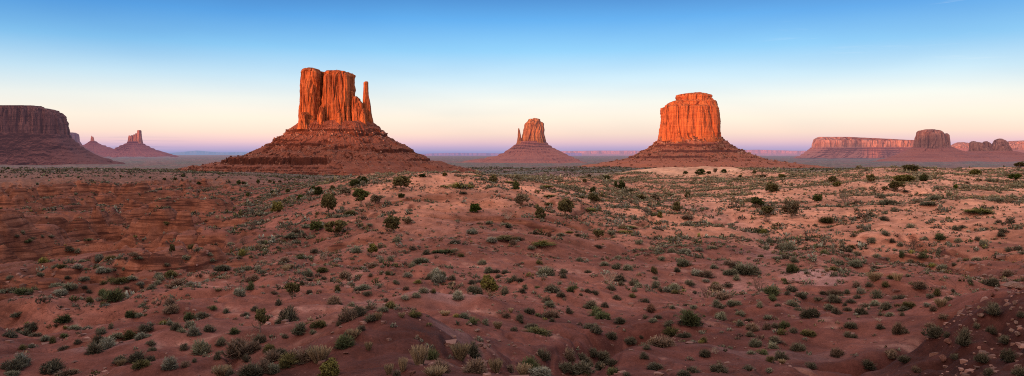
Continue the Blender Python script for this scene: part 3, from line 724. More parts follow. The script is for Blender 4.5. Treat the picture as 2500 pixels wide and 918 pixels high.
root = rock_thing('sandstone_mesa', 'low pale far mesa showing in the gap between the right-hand buttes', 'mesa', D, 2345, 382)
part('cliff', loft([(348.5,2336,2362),(351,2330,2374),(358,2318,2386),(370,2305,2395)], D, .5, 3.4, 220, 50, cliff_disp(u, 84, .4, L1=16, L2=6), seed=84, top_noise=.6), rm, root)
part('talus_slope', loft([(362,2306,2394),(372,2285,2410),(384,2260,2430)], D, .5, 3, 160, 30, talus_disp(u, 85, .3), seed=85, top_noise=0), rmt, root)
D = 8500; u = D / F
root = rock_thing('sandstone_mesa', 'flat mesa cut off by the right edge behind the knobbly rock cluster', 'mesa', D, 2560, 384)
part('cliff', loft([(344,2480,2720),(347,2470,2725),(352,2464,2730),(358,2458,2735),(372,2450,2745)], D, .4, 4, 360, 60, cliff_disp(u, 87, .5, L1=20, L2=8), seed=87, top_noise=.5), rm, root)
part('talus_slope', loft([(366,2450,2745),(374,2430,2770),(386,2400,2800)], D, .4, 3, 260, 40, talus_disp(u, 88, .4), seed=88, top_noise=0), rmt, root)
D = 5000; u = D / F
em = cliff_mat('mauve_cliff_rock', (.37, .165, .125), (.19, .085, .072), u, .12, (.34, .22, .32)); emt = talus_mat('mauve_talus', (.29, .10, .080), (.17, .058, .052), (.36, .18, .15), u, .14, (.32, .20, .29))
root = rock_thing('sandstone_butte', 'blocky mauve butte with a humped top, standing before the long pink mesa', 'butte', D, 2275, 392)
part('cliff', merge([
 loft([(316,2258,2282),(318.5,2247,2290),(323,2241.5,2296),(330,2240,2300),(355,2237,2304),(366,2233,2308)], D, 1.0, 3, 300, 110, cliff_disp(u, 90, .5, L1=18, L2=7), seed=90, top_noise=.5, top_rough=1.2),
 loft([(326.5,2296,2308),(330,2290,2310.5),(355,2286,2313),(366,2280,2319)], D, 1.2, 3, 200, 80, cliff_disp(u, 91, .4, L1=14, L2=6), -20, seed=91, top_noise=.6)]), em, root)
part('talus_slope', loft([(358,2231,2318),(364,2222,2330),(370,2212,2350),(377,2198,2385),(384,2180,2430),(391,2155,2480),(400,2110,2540),(412,2060,2600)], D, .7, 2.3, 520, 120, talus_disp(u, 92, .45), seed=92, top_noise=0, terr=terraces(u, 93, 6, .7)), emt, root)
D = 5500; u = D / F
root = rock_thing('sandstone_butte', 'knobbly cluster of rounded rock towers near the right edge', 'butte', D, 2418, 390)
tw = []
for k, lv in enumerate(([(345,2372,2382),(349,2367.5,2396),(365,2366,2400),(376,2363,2404)], [(345.5,2402,2412),(349,2400,2418),(374,2396,2424)], [(338.5,2437,2447),(342,2429,2453),(354,2421,2458),(376,2415,2462)], [(346,2458,2462),(351,2456,2465),(376,2450,2472)], [(352,2385,2400),(376,2380,2430)])):
    tw.append(loft(lv, D, .9, 2.6, 180, 70, cliff_disp(u, 95 + k, .38, L1=12, L2=5), seed=95 + k, top_noise=.6, top_rough=1.2))
part('cliff', merge(tw), em, root)
part('talus_slope', loft([(368,2362,2472),(373,2345,2490),(379,2318,2530),(387,2275,2600),(398,2220,2680)], D, .6, 2.4, 380, 70, talus_disp(u, 101, .4), seed=101, top_noise=0, terr=terraces(u, 102, 5, .7)), emt, root)

# --- far skyline: plateaus and blue mountains (terrain)
def strip(name, px0, px1, D, tops, base_py, mat, thick, seed, wig=1.0):
    n_ = 260; s = D / F
    px = np.linspace(px0, px1, n_); tp = np.interp(px, [t[0] for t in tops], [t[1] for t in tops])
    tp = tp + wig * (.5 * fbm2(px / 40, px * 0, 4, seed) + .35 * np.round(2 * fbm2(px / 60, px * 0 + 3, 2, seed + 1)) / 2)
    tp = np.minimum(tp, base_py - .3)
    rows = []
    for (fy, fz) in ((-1.0, 0.0), (-.62, .30), (-.50, .42), (-.44, .95), (0, 1.0), (1, .98)):
        yy = D + fy * thick * (1 + .25 * fbm2(px / 22, px * 0 + fy, 3, seed + 2))
        zz = (HY - base_py) * s - 25 + ((HY - tp) * s - (HY - base_py) * s + 25) * fz
        rows.append(np.stack([(px - HX) * s * yy / D, yy, zz], -1))
    v_ = np.array(rows); nr = len(rows)
    i, j = np.meshgrid(np.arange(nr - 1), np.arange(n_ - 1), indexing='ij')
    fc = np.stack([i * n_ + j, i * n_ + j + 1, (i + 1) * n_ + j + 1, (i + 1) * n_ + j], -1).reshape(-1, 4)
    o = link(name, make_mesh(name, v_.reshape(-1, 3), fc, None, False), mat); tag(o, kind='structure')
    return o
D = 24000; u = D / F
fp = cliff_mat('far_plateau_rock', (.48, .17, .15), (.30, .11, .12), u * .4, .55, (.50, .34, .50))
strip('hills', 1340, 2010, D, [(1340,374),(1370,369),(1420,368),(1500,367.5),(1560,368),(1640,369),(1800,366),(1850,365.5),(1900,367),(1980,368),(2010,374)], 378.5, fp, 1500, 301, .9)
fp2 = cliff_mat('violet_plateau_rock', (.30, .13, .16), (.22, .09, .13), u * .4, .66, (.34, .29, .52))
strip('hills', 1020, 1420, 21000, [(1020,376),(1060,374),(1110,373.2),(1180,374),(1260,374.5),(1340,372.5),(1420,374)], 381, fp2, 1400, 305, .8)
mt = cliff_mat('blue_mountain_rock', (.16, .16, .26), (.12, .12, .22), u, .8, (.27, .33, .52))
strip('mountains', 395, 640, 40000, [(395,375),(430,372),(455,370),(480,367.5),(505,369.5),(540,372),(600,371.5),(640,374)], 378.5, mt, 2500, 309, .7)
strip('mountains', 1780, 1990, 44000, [(1780,372),(1800,366),(1812,364.5),(1830,366.5),(1860,370),(1990,371)], 378, mt, 2500, 313, .7)

# --- unseen ridge added behind the viewer, crest shaped to set the buttes' shadow lines
YR = -2500.0
tanA = math.tan(SUN_AZ); tE = math.tan(SUN_EL)
cuts = []
for (px_, D_, py_) in ((-600,3500,200),(-100,3500,215),(170,3500,222),(228,9000,344),(330,9000,344),(420,9000,330),(620,2000,350),(760,2000,350),(900,2000,350),(1010,2000,350),(1250,4400,344),(1300,4400,344),(1340,4400,344),(1600,2700,354),(1690,2700,356),(1770,2700,354),(1990,8000,362),(2060,8000,354),(2110,8000,340),(2240,5000,326),(2300,5000,318),(2440,5500,330),(2600,8500,330)):
    x_ = (px_ - HX) / F * D_; z_ = (HY - py_) / F * D_
    cuts.append((x_ - (D_ - YR) * tanA, z_ + (D_ - YR) / math.cos(SUN_AZ) * tE))
cuts.sort()
cx_ = np.array([c_[0] for c_ in cuts]); ch_ = np.array([c_[1] for c_ in cuts])
xs = np.linspace(-22000, 9000, 900)
top = np.interp(xs, cx_, ch_) + 4 * fbm2(xs / 90, xs * 0, 3, 320)
rows = []
for (dy, fz) in ((420, -60), (190, .25), (90, .55), (30, .96), (0, 1.0), (-40, .95), (-120, .5), (-300, -60)):
    zz = np.full_like(xs, fz) if fz < 0 else -50 + (top + 50) * fz
    rows.append(np.stack([xs, np.full_like(xs, YR + dy) + (40 * fbm2(xs / 200, xs * 0 + 1, 3, 321) if dy > 60 else 0), zz], -1))
v_ = np.array(rows); n_ = len(xs)
i, j = np.meshgrid(np.arange(len(rows) - 1), np.arange(n_ - 1), indexing='ij')
fc = np.stack([i * n_ + j, i * n_ + j + 1, (i + 1) * n_ + j + 1, (i + 1) * n_ + j], -1).reshape(-1, 4)
o = link('hills', make_mesh('hills', v_.reshape(-1, 3), fc, None, False), cm4); tag(o, kind='structure')  # the added shadow-casting ridge, out of view

# ------------------------------------------------------------------ plant and stone materials
def leaf_mat(name, base, var=.3):
    m, nt = new_mat(name)
    at = nt.new('ShaderNodeVertexColor'); at.layer_name = 'Col'
    oi = nt.new('ShaderNodeObjectInfo')
    c_ = nt.mix(1.0, base, at.outputs[0], 'MULTIPLY')
    c_ = nt.mix(1.0, c_, nt.ramp(oi.outputs['Random'], [(0, (1 - var, 1 - var, 1 - var * 1.1)), (.5, (1, 1, 1)), (1, (1 + var, 1 + var * .9, 1 + var * .7))]), 'MULTIPLY')
    finish(nt, diffuse(nt, c_))
    return m
TONES = {
 'p': ('pale silvery', (.40, .37, .285)), 'm': ('grey-green', (.27, .255, .175)), 'd': ('dark', (.165, .140, .098)),
 'g': ('green', (.15, .16, .075)), 'b': ('brownish', (.27, .18, .13)), 'o': ('olive', (.17, .145, .062)),
 's': ('straw-coloured', (.50, .35, .22)), 'y': ('yellow-green', (.29, .255, .075)), 'r': ('reddish-brown', (.22, .11, .075)),
 'jd': ('dark green', (.12, .13, .045)), 'jo': ('olive-brown', (.22, .18, .080)), 'jg': ('bright green', (.11, .16, .028)),
 'jy': ('yellow-green', (.27, .23, .070)), 'jn': ('grey-brown', (.32, .24, .16)), 'w': ('bare pale', (.44, .31, .24)), 'k': ('bare dark', (.20, .125, .095)),
}
DIM = {'s': .62, 'p': .66, 'w': .7}
TONES = {k: (a, tuple(q * DIM.get(k, .72) for q in b)) for k, (a, b) in TONES.items()}
TM = {k: leaf_mat('foliage_' + v[0].replace(' ', '_').replace('-', '_'), v[1]) for k, v in TONES.items()}
bark = leaf_mat('bark', (.22, .145, .105)); deadwood = leaf_mat('dead_wood', (.20, .135, .105))

def quads_from(p, dirv, wv, L, Wd, col):
    """leaf blades: centre p, length direction dirv, width direction wv"""
    a = p - dirv * L[:, None] * .5; b = p + dirv * L[:, None] * .5
    v_ = np.stack([a - wv * Wd[:, None] * .5, a + wv * Wd[:, None] * .5, b + wv * Wd[:, None] * .22, b - wv * Wd[:, None] * .22], 1).reshape(-1, 3)
    f_ = np.arange(len(v_)).reshape(-1, 4)
    cc_ = np.repeat(col, 4)
    cc_ = cc_ * np.tile([.8, .8, 1.15, 1.15], len(p))
    return v_, f_, np.repeat(cc_[:, None], 3, 1)
def unit(v_): return v_ / (np.linalg.norm(v_, axis=1, keepdims=True) + 1e-9)

def shrub_mesh(seed, n=260, style='bush'):
    """unit shrub, width 1 and height 1, standing on z = 0"""
    g = np.random.default_rng(seed)
    if style == 'grass':
        n = int(n * .75)
        r0 = np.sqrt(g.random(n)) * .20; t = g.random(n) * 2 * math.pi
        lean = .25 + g.random(n) * .5
        t2 = t + g.normal(0, .5, n)
        dv = unit(np.stack([np.cos(t2) * lean * .7, np.sin(t2) * lean * .7, np.ones(n)], 1))
        L = .55 + .5 * g.random(n)
        base = np.stack([np.cos(t) * r0, np.sin(t) * r0, np.zeros(n) - .03], 1)
        p = base + dv * L[:, None] * .5
        wv = unit(np.cross(dv, g.normal(0, 1, (n, 3))))
        return quads_from(p, dv, wv, L, .035 + .02 * g.random(n), .55 + .6 * g.random(n))
    # a few overlapping sub-domes give an uneven outline
    k = g.integers(4, 7)
    cen = np.stack([g.normal(0, .20, k), g.normal(0, .20, k), g.random(k) * .12], 1); rad = .22 + .16 * g.random(k)
    hgt = (.55 + .5 * g.random(k))
    if style == 'mat': hgt = .5 + .3 * g.random(k); cen[:, :2] *= 1.5
    w_ = g.integers(0, k, n)
    u_ = unit(g.normal(0, 1, (n, 3))); u_[:, 2] = np.abs(u_[:, 2]) * 1.0 - .05
    rr = .5 + .55 * g.random(n) ** .6
    p = cen[w_] + u_ * np.stack([rad[w_] * rr, rad[w_] * rr, hgt[w_] * rr * .85], 1)
    p[:, 2] = np.maximum(p[:, 2], .02)
    dv = unit(u_ * .8 + np.array([0, 0, .55]) + g.normal(0, .35, (n, 3)))
    wv = unit(np.cross(dv, g.normal(0, 1, (n, 3))))
    L = .16 + .18 * g.random(n)
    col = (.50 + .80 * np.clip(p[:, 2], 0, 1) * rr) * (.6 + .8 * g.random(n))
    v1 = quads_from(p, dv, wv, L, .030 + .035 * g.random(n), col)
    # twigs sticking out of the dome
    m_ = n // 4
    u2 = unit(np.stack([g.normal(0, 1, m_), g.normal(0, 1, m_), .4 + np.abs(g.normal(0, .8, m_))], 1))
    p2 = u2 * np.array([.42, .42, .8]); L2 = .34 + .4 * g.random(m_)
    v2 = quads_from(p2, u2, unit(np.cross(u2, g.normal(0, 1, (m_, 3)))), L2, .022 + 0 * L2, .8 + .5 * g.random(m_))
    # dark flat litter blades around the foot, painting in contact shadow
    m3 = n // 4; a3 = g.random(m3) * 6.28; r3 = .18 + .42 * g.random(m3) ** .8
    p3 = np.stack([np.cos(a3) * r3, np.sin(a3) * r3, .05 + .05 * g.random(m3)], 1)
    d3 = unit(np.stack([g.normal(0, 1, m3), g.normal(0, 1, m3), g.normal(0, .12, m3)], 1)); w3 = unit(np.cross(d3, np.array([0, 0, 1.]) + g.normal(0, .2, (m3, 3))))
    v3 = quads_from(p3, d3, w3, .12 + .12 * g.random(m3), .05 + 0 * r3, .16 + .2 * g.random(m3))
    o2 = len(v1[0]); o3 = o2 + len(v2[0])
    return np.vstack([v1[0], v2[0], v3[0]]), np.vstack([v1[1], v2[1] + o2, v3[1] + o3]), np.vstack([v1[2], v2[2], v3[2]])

def tube(path, radii, sides=5):
    path = np.array(path, float); n_ = len(path); vs = []
    for i_ in range(n_):
        t = path[min(i_ + 1, n_ - 1)] - path[max(i_ - 1, 0)]; t = t / (np.linalg.norm(t) + 1e-9)
        a = np.cross(t, [.3, .9, .2]); a /= np.linalg.norm(a) + 1e-9; b = np.cross(t, a)
        for k in range(sides):
            th = 2 * math.pi * k / sides
            vs.append(path[i_] + radii[i_] * (math.cos(th) * a + math.sin(th) * b))
    fs = [[i_ * sides + k, i_ * sides + (k + 1) % sides, (i_ + 1) * sides + (k + 1) % sides, (i_ + 1) * sides + k] for i_ in range(n_ - 1) for k in range(sides)]
    return np.array(vs), np.array(fs)
def branches(g, p, d_, L, r, depth, out, spread=.7, up=.15, kids=(2, 4)):
    pts = [p]; q = p
    for s_ in range(3):
        d_ = d_ + g.normal(0, .22, 3); d_[2] += up * .3; d_ = d_ / np.linalg.norm(d_)
        q = q + d_ * L / 3; pts.append(q)
    out.append(tube(pts, np.linspace(r, r * .45, 4), 5 if depth > 1 else 4))
    tips = []
    if depth > 0:
        for k in range(g.integers(*kids)):
            nd = d_ + g.normal(0, spread, 3); nd[2] += up; nd /= np.linalg.norm(nd)
            tips += branches(g, pts[g.integers(1, 4)], nd, L * (.55 + .3 * g.random()), r * .5, depth - 1, out, spread, up, kids)
    else: tips.append(q)
    return tips
def shaded(vf, lo=.8, hi=1.2, seed=0):
    v_, f_ = vf; return v_, f_, np.repeat((lo + (hi - lo) * np.random.default_rng(seed).random(len(v_)))[:, None], 3, 1)
def norm_unit(vs, ref=None):
    lo = vs.min(0); hi = vs.max(0); w_ = max(hi[0] - lo[0], hi[1] - lo[1])
    return np.array([(lo[0] + hi[0]) / 2, (lo[1] + hi[1]) / 2, 0]), np.array([w_, w_, hi[2]])

def dead_mesh(seed, dense=1):
    g = np.random.default_rng(seed); out = []
    for k in range(4 + 2 * dense):
        a = g.random() * 6.28
        branches(g, np.array([math.cos(a) * .04, math.sin(a) * .04, 0]), np.array([math.cos(a) * .8, math.sin(a) * .8, .9]), .55, .028, 2 + (dense > 1), out, .75, .12, (2, 5))
    v_, f_ = merge(out); c_, s_ = norm_unit(v_)
    v_ = (v_ - c_) / s_; v_[:, 2] = np.maximum(v_[:, 2], -.05)
    return shaded((v_, f_), .7, 1.25, seed)

def juniper_meshes(seed, typ='dome', lod=1.0):
    """unit juniper: (trunk, crown)"""
    g = np.random.default_rng(seed); out = []
    top_lo = {'dome': .06, 'tree': .30, 'loose': .16, 'twisted': .34}[typ]
    nl = {'dome': 30, 'tree': 30, 'loose': 26, 'twisted': 22}[typ]
    # lobe centres in an uneven ellipsoid
    cen = []
    while len(cen) < nl:
        q = g.uniform(-1, 1, 3)
        if typ == 'dome' and q[2] < 0: rr_ = math.hypot(q[0], q[1])
        else: rr_ = np.linalg.norm(q)
        if rr_ < .95 and rr_ > .30: cen.append(q)
    cen = np.array(cen)
    lob = .85 + .3 * g.random(nl)
    P_ = cen * lob[:, None] * np.array([.40, .40, (1 - top_lo) * .42]) + np.array([0, 0, top_lo + (1 - top_lo) * .5])
    if typ == 'dome': P_[:, :2] *= (1.06 - .35 * np.clip(P_[:, 2:3], 0, 1) ** 2)
    if typ == 'twisted': P_[:, 0] = P_[:, 0] * .7 + .12
    sz = (.10 + .06 * g.random(nl)) * (1.1 if typ in ('dome', 'tree') else (1.0 if typ == 'twisted' else .85))
    # trunk and limbs reach into the lobes
    base = np.array([0., 0., -.06]); fork = np.array([g.normal(0, .03), g.normal(0, .03), top_lo * .55 + .12])
    out.append(tube([base, (base + fork) / 2 + g.normal(0, .012, 3), fork], [.060, .046, .038], 7))
    for k in g.choice(nl, min(nl, 9), replace=False):
        mid_ = (fork + P_[k]) / 2 + g.normal(0, .05, 3)
        out.append(tube([fork, mid_, P_[k]], [.028, .018, .008], 5))
    if typ in ('twisted', 'loose'):
        for k in range(5):
            a = g.random() * 6.28
            branches(g, fork * .6, np.array([math.cos(a) - (1.2 if typ == 'twisted' else 0), math.sin(a), .5]), .42, .022, 1, out, .6, .1)
    trunk = shaded(merge(out), .7, 1.2, seed)
    per = int({'dome': 62, 'tree': 56, 'loose': 40, 'twisted': 46}[typ] * lod)
    w_ = np.repeat(np.arange(nl), per); n_ = len(w_)
    u_ = unit(g.normal(0, 1, (n_, 3))); rr = .35 + .75 * g.random(n_) ** .7
    p = P_[w_] + u_ * (sz[w_] * rr)[:, None] * np.array([1.05, 1.05, .95])
    p[:, 2] = np.maximum(p[:, 2], .02)
    dv = unit(u_ + np.array([0, 0, .5]) + g.normal(0, .4, (n_, 3)))
    wv = unit(np.cross(dv, g.normal(0, 1, (n_, 3))))
    lobe_b = .72 + .5 * g.random(nl)
    hgt = np.clip((P_[w_][:, 2] - top_lo) / (1 - top_lo), 0, 1)
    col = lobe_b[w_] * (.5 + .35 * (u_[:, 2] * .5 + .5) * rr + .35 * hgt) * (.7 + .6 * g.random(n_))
    q = (.050 + .035 * g.random(n_)) * (1 / math.sqrt(lod))
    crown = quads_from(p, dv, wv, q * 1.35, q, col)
    return trunk, crown

def block(g, flat=1.0):
    """angular boulder, unit size"""
    n1_, n2_ = 14, 9
    th, ph = np.meshgrid(np.linspace(0, 2 * math.pi, n1_, endpoint=False), np.linspace(-math.pi / 2, math.pi / 2, n2_), indexing='ij')
    v_ = np.stack([np.cos(th) * np.cos(ph), np.sin(th) * np.cos(ph), np.sin(ph)], -1).reshape(-1, 3)
    for k in range(9):
        nn = unit(g.normal(0, 1, (1, 3)))[0]; d_ = .45 + .3 * g.random()
        e = v_ @ nn - d_
        v_ = v_ - np.outer(np.maximum(e, 0), nn)
    v_ += g.normal(0, .018, v_.shape)
    v_ = v_ * np.array([.62, .55, .45 * flat])
    i_, j_ = np.meshgrid(np.arange(n1_), np.arange(n2_ - 1), indexing='ij')
    f_ = np.stack([i_ * n2_ + j_, ((i_ + 1) % n1_) * n2_ + j_, ((i_ + 1) % n1_) * n2_ + j_ + 1, i_ * n2_ + j_ + 1], -1).reshape(-1, 4)
    return v_, f_

def rock_mat(name, base):
    m, nt = new_mat(name)
    pos_ = nt.new('ShaderNodeTexCoord').outputs['Object']
    a = nt.noise(pos_, 3.0, 5, .65); b = nt.noise(pos_, 14.0, 3, .6)
    c_ = nt.mix(nt.rng(a, .35, .65), tuple(x * .55 for x in base), base)
    c_ = nt.mix(nt.rng(b, .55, .75, 0, .5), c_, tuple(min(1, x * 1.4) for x in base))
    finish(nt, diffuse(nt, c_, nt.math('ADD', a, nt.math('MULTIPLY', b, .4)), .06))
    return m
RM = {'p': ('pale', rock_mat('pale_sandstone', (.27, .155, .125))), 'r': ('dark red', rock_mat('red_sandstone', (.20, .085, .065)))}

# ------------------------------------------------------------------ what stands where (read off the photograph tile by tile)
ZS = 3.338
TILE = {'F': (0, 643), 'G': (500, 643), 'H': (1000, 643), 'I': (1500, 643), 'J': (2000, 643), 'A': (0, 400), 'B': (500, 400), 'C': (1000, 400), 'D': (1500, 400), 'E': (2000, 400)}
# tile, column, foot, width, height, form, tone, label, short name used in other labels
JUN = [
 ('B',590,395,92,95,'dome','jy','round yellow-green juniper standing alone on the scrub flat below the tallest butte','the lone round yellow-green juniper'),
 ('B',925,255,76,72,'dome','jd','dark round juniper just upslope of the tall juniper with a bare trunk','the dark round upslope juniper'),
 ('B',880,222,52,40,'dome','jd','dark shaggy juniper touching the back of the dark round upslope juniper',''),
 ('B',1040,215,50,38,'dome','jo','small olive juniper bush between the dark round juniper and the two dark domes',''),
 ('B',1145,260,105,70,'loose','jn','open grey-brown bush on the slope left of the dark green spreading juniper','the open grey-brown bush'),
 ('B',1010,425,125,178,'tree','jo','tall olive-brown juniper on a bare trunk, its crown in two tiers','the tall two-tier juniper'),
 ('B',1272,337,125,128,'tree','jd','dark green spreading juniper with a short trunk below the two dark domes','the dark green spreading juniper'),
 ('B',1390,330,118,92,'loose','jn','airy grey-brown bush touching the dark green spreading juniper','the airy grey-brown bush'),
 ('B',1220,190,90,68,'dome','jd','larger of two dark dome-shaped junipers side by side on the crest','the two dark domes'),
 ('B',1300,163,68,58,'dome','jd','smaller of two dark dome-shaped junipers side by side on the crest',''),
 ('B',1268,128,52,30,'dome','jo','little juniper showing behind the gap between the two dark domes',''),
 ('B',1600,215,152,108,'tree','jo','broad olive-brown juniper on a forked trunk at the crest','the broad crest juniper'),
 ('B',910,545,105,86,'dome','jd','dark green bush leaning on the big olive-brown juniper bush','the dark green leaning bush'),
 ('B',1065,595,198,145,'loose','jo','biggest olive-brown juniper bush, two-lobed, on the red slope','the biggest olive-brown bush'),
 ('B',1530,560,175,138,'loose','jo','wide brown bush of upright stems on the bare red slope','the wide upright-stemmed bush'),
 ('B',1650,492,110,72,'loose','jn','dark brown flattened bush behind the wide upright-stemmed bush',''),
 ('B',1600,272,62,36,'dome','jd','low green bush in front of the broad crest juniper',''),
 ('B',1355,757,110,100,'twisted','jy','thin yellow-green shrub-like juniper with bare stems on the red slope','the thin yellow-green shrub'),
 ('B',780,292,52,40,'dome','jg','small green juniper left of the tall two-tier juniper',''),
 ('B',277,137,42,30,'dome','jd','',''),('B',318,164,32,24,'dome','jd','',''),('B',433,139,30,30,'dome','jd','',''),('B',530,136,30,24,'dome','jo','',''),
 ('B',562,164,22,22,'dome','jd','',''),('B',612,147,30,18,'dome','jo','',''),('B',550,244,26,26,'dome','jd','',''),('B',676,229,34,28,'dome','jd','',''),('B',352,260,34,24,'dome','jd','',''),
 ('C',103,108,62,30,'dome','jd','wide low dark juniper on the crest line right of the tallest butte','the wide low crest juniper'),
 ('C',285,99,42,28,'dome','jy','',''),
 ('C',680,152,70,62,'dome','jo','rounded olive juniper among yellow-green mats on the crest','the olive juniper among mats'),
 ('C',868,209,54,66,'dome','jd','upright dark egg-shaped juniper just below the crest','the dark egg-shaped juniper'),
 ('C',535,395,92,80,'dome','jg','bright green round juniper alone on bare red ground','the bright green round juniper'),
 ('C',912,358,137,122,'loose','jn','grey-olive windswept juniper showing pale crooked branches','the windswept pale-branched juniper'),
 ('C',1065,446,84,94,'dome','jo','upright olive juniper between the windswept juniper and the round-headed one','the upright olive juniper'),
 ('C',1270,431,137,135,'tree','jo','round-headed olive juniper with a short clear trunk on the central slope','the round-headed juniper'),
 ('C',1610,126,46,34,'dome','jd','',''),('C',1428,151,38,32,'dome','jo','',''),('C',1463,93,32,30,'dome','jn','',''),('C',1495,233,54,42,'dome','jd','',''),
 ('C',1497,331,112,92,'loose','jo','loose grey-olive bush right of the round-headed juniper, higher on the slope','the loose grey-olive bush'),
 ('C',1545,616,112,86,'loose','jo','feathery olive bush on the flat right of the yellow-green mat','the feathery olive bush'),
 ('D',12,191,36,50,'dome','jd','',''),('D',58,202,64,62,'dome','jd','dark juniper clump at the foot of the pale sand flat','the clump below the sand'),('D',65,118,42,18,'dome','jo','',''),
 ('D',580,81,42,22,'dome','jd','',''),('D',700,86,82,46,'dome','jd','largest dark juniper on the far rim of the pale sand flat','the sand-rim juniper'),('D',820,76,46,46,'loose','jn','',''),('D',768,81,42,24,'dome','jo','',''),('D',893,73,46,30,'dome','jd','',''),
 ('D',1026,109,36,20,'dome','jd','',''),('D',1140,76,32,24,'dome','jo','',''),('D',1213,109,60,26,'dome','jn','',''),('D',1365,112,56,30,'dome','jy','',''),
 ('D',595,271,52,44,'dome','jo','brown-olive rounded bush on the side of the draw below the sand flat','the draw-side bush'),
 ('D',215,297,102,58,'loose','jo','wide grey-olive bush in the draw, left of a brown one','the wide draw bush'),('D',330,307,88,66,'loose','jn','brown rounded bush in the draw beside the wide grey-olive bush',''),
 ('D',510,386,70,82,'dome','jo','upright olive juniper at the bottom of the draw','the upright draw juniper'),('D',370,436,46,46,'dome','jy','',''),
 ('D',1280,226,106,72,'dome','jo','low broad olive juniper high on the pale right slope','the low broad juniper'),
 ('D',1160,362,127,92,'loose','jd','dark ragged juniper beside the wash, with olive bush at its foot','the dark ragged juniper'),('D',1240,422,122,84,'loose','jo','olive bush at the foot of the dark ragged juniper',''),
 ('D',1440,437,152,142,'loose','jn','big airy grey-brown bush on the right bank of the wash','the big airy grey-brown bush'),
 ('D',1650,302,72,52,'dome','jd','dark juniper bush upslope of the big airy grey-brown bush','the dark bush upslope'),
 ('E',740,64,118,64,'dome','jo','mushroom-shaped juniper alone on the skyline of the right slope','the skyline mushroom juniper'),
 ('E',110,146,64,48,'dome','jo','',''),('E',145,180,62,36,'dome','jy','',''),
 ('E',425,158,78,88,'loose','jo','spindly olive juniper with drooping branches on the right crest','the spindly crest juniper'),
 ('E',685,147,172,64,'dome','jy','wide flat-topped yellow-green juniper below the skyline mushroom juniper','the flat-topped juniper'),('E',630,227,142,102,'loose','jo','big rounded olive juniper in front of the flat-topped juniper','the big olive slope juniper'),
 ('E',535,220,60,40,'loose','jo','low ragged bush clinging to the side of the big olive slope juniper',''),
 ('E',850,140,64,54,'dome','jd','small dark juniper right of the flat-topped juniper','the small dark crest juniper'),('E',1110,207,30,44,'dome','jg','slim bright green shrub on the right sand slope','the slim bright green shrub'),
 ('E',1595,143,97,68,'loose','jg','leaning green juniper on the sand near the right edge','the leaning edge juniper'),('E',1632,48,102,62,'twisted','jo','half-dead juniper with dry branches on the skyline at the right edge','the half-dead edge juniper'),
 ('E',1270,90,92,42,'dome','jy','yellow-green cushion bush on the right skyline','the cushion bush'),('E',8,287,36,46,'dome','jd','',''),
 ('G',715,287,122,148,'loose','jo','stout brown-olive juniper without visible trunk on the bare red slope','the stout brown-olive juniper'),
 ('G',450,562,140,182,'twisted','jo','twisted half-dead juniper with a dry limb reaching out to its left','the twisted half-dead juniper'),
 ('G',1020,920,165,128,'dome','jy','round yellow-brown bush at the bottom edge left of the red mound','the round bottom-edge bush'),
 ('H',645,288,168,195,'loose','jy','leafy yellow-brown small tree with many stems behind the red mound','the leafy many-stemmed tree'),
 ('A',1395,745,60,85,'twisted','jo','thin green upright shrub standing on the crowded scrub flat','the thin upright shrub'),
 ('A',1365,505,70,42,'loose','jo','rounded grey-olive bush beyond the red badland knob','the bush beyond the knob'),
 ('A',1495,106,40,20,'dome','jd','',''),('A',1222,120,22,20,'dome','jd','',''),('A',1340,130,30,18,'dome','jd','',''),('A',1428,132,28,20,'dome','jd','',''),('A',1618,165,34,20,'dome','jd','',''),('A',65,38,26,20,'dome','jd','',''),
]
DEAD = [   # dead or leafless shrubs
 ('B',315,667,105,88,'k',''),('B',390,537,102,78,'k',''),('B',80,552,62,52,'k',''),('B',970,792,112,112,'w',''),('B',690,690,92,72,'w',''),('C',800,452,92,72,'w',''),
 ('D',55,357,72,52,'k',''),('D',1565,602,92,84,'k',''),('E',195,328,132,145,'w',''),('E',1120,302,72,54,'k',''),('E',760,708,152,115,'k',''),('E',685,347,52,72,'w',''),
 ('I',1160,233,152,145,'k',''),('I',735,278,72,105,'k',''),('H',1630,165,170,120,'w',''),('A',1472,805,50,50,'k',''),('D',1250,480,120,70,'k',''),('G',370,600,70,30,'w',''),('I',820,738,110,60,'w',''),('J',480,470,110,36,'w',''),('C',215,775,60,45,'k',''),
]
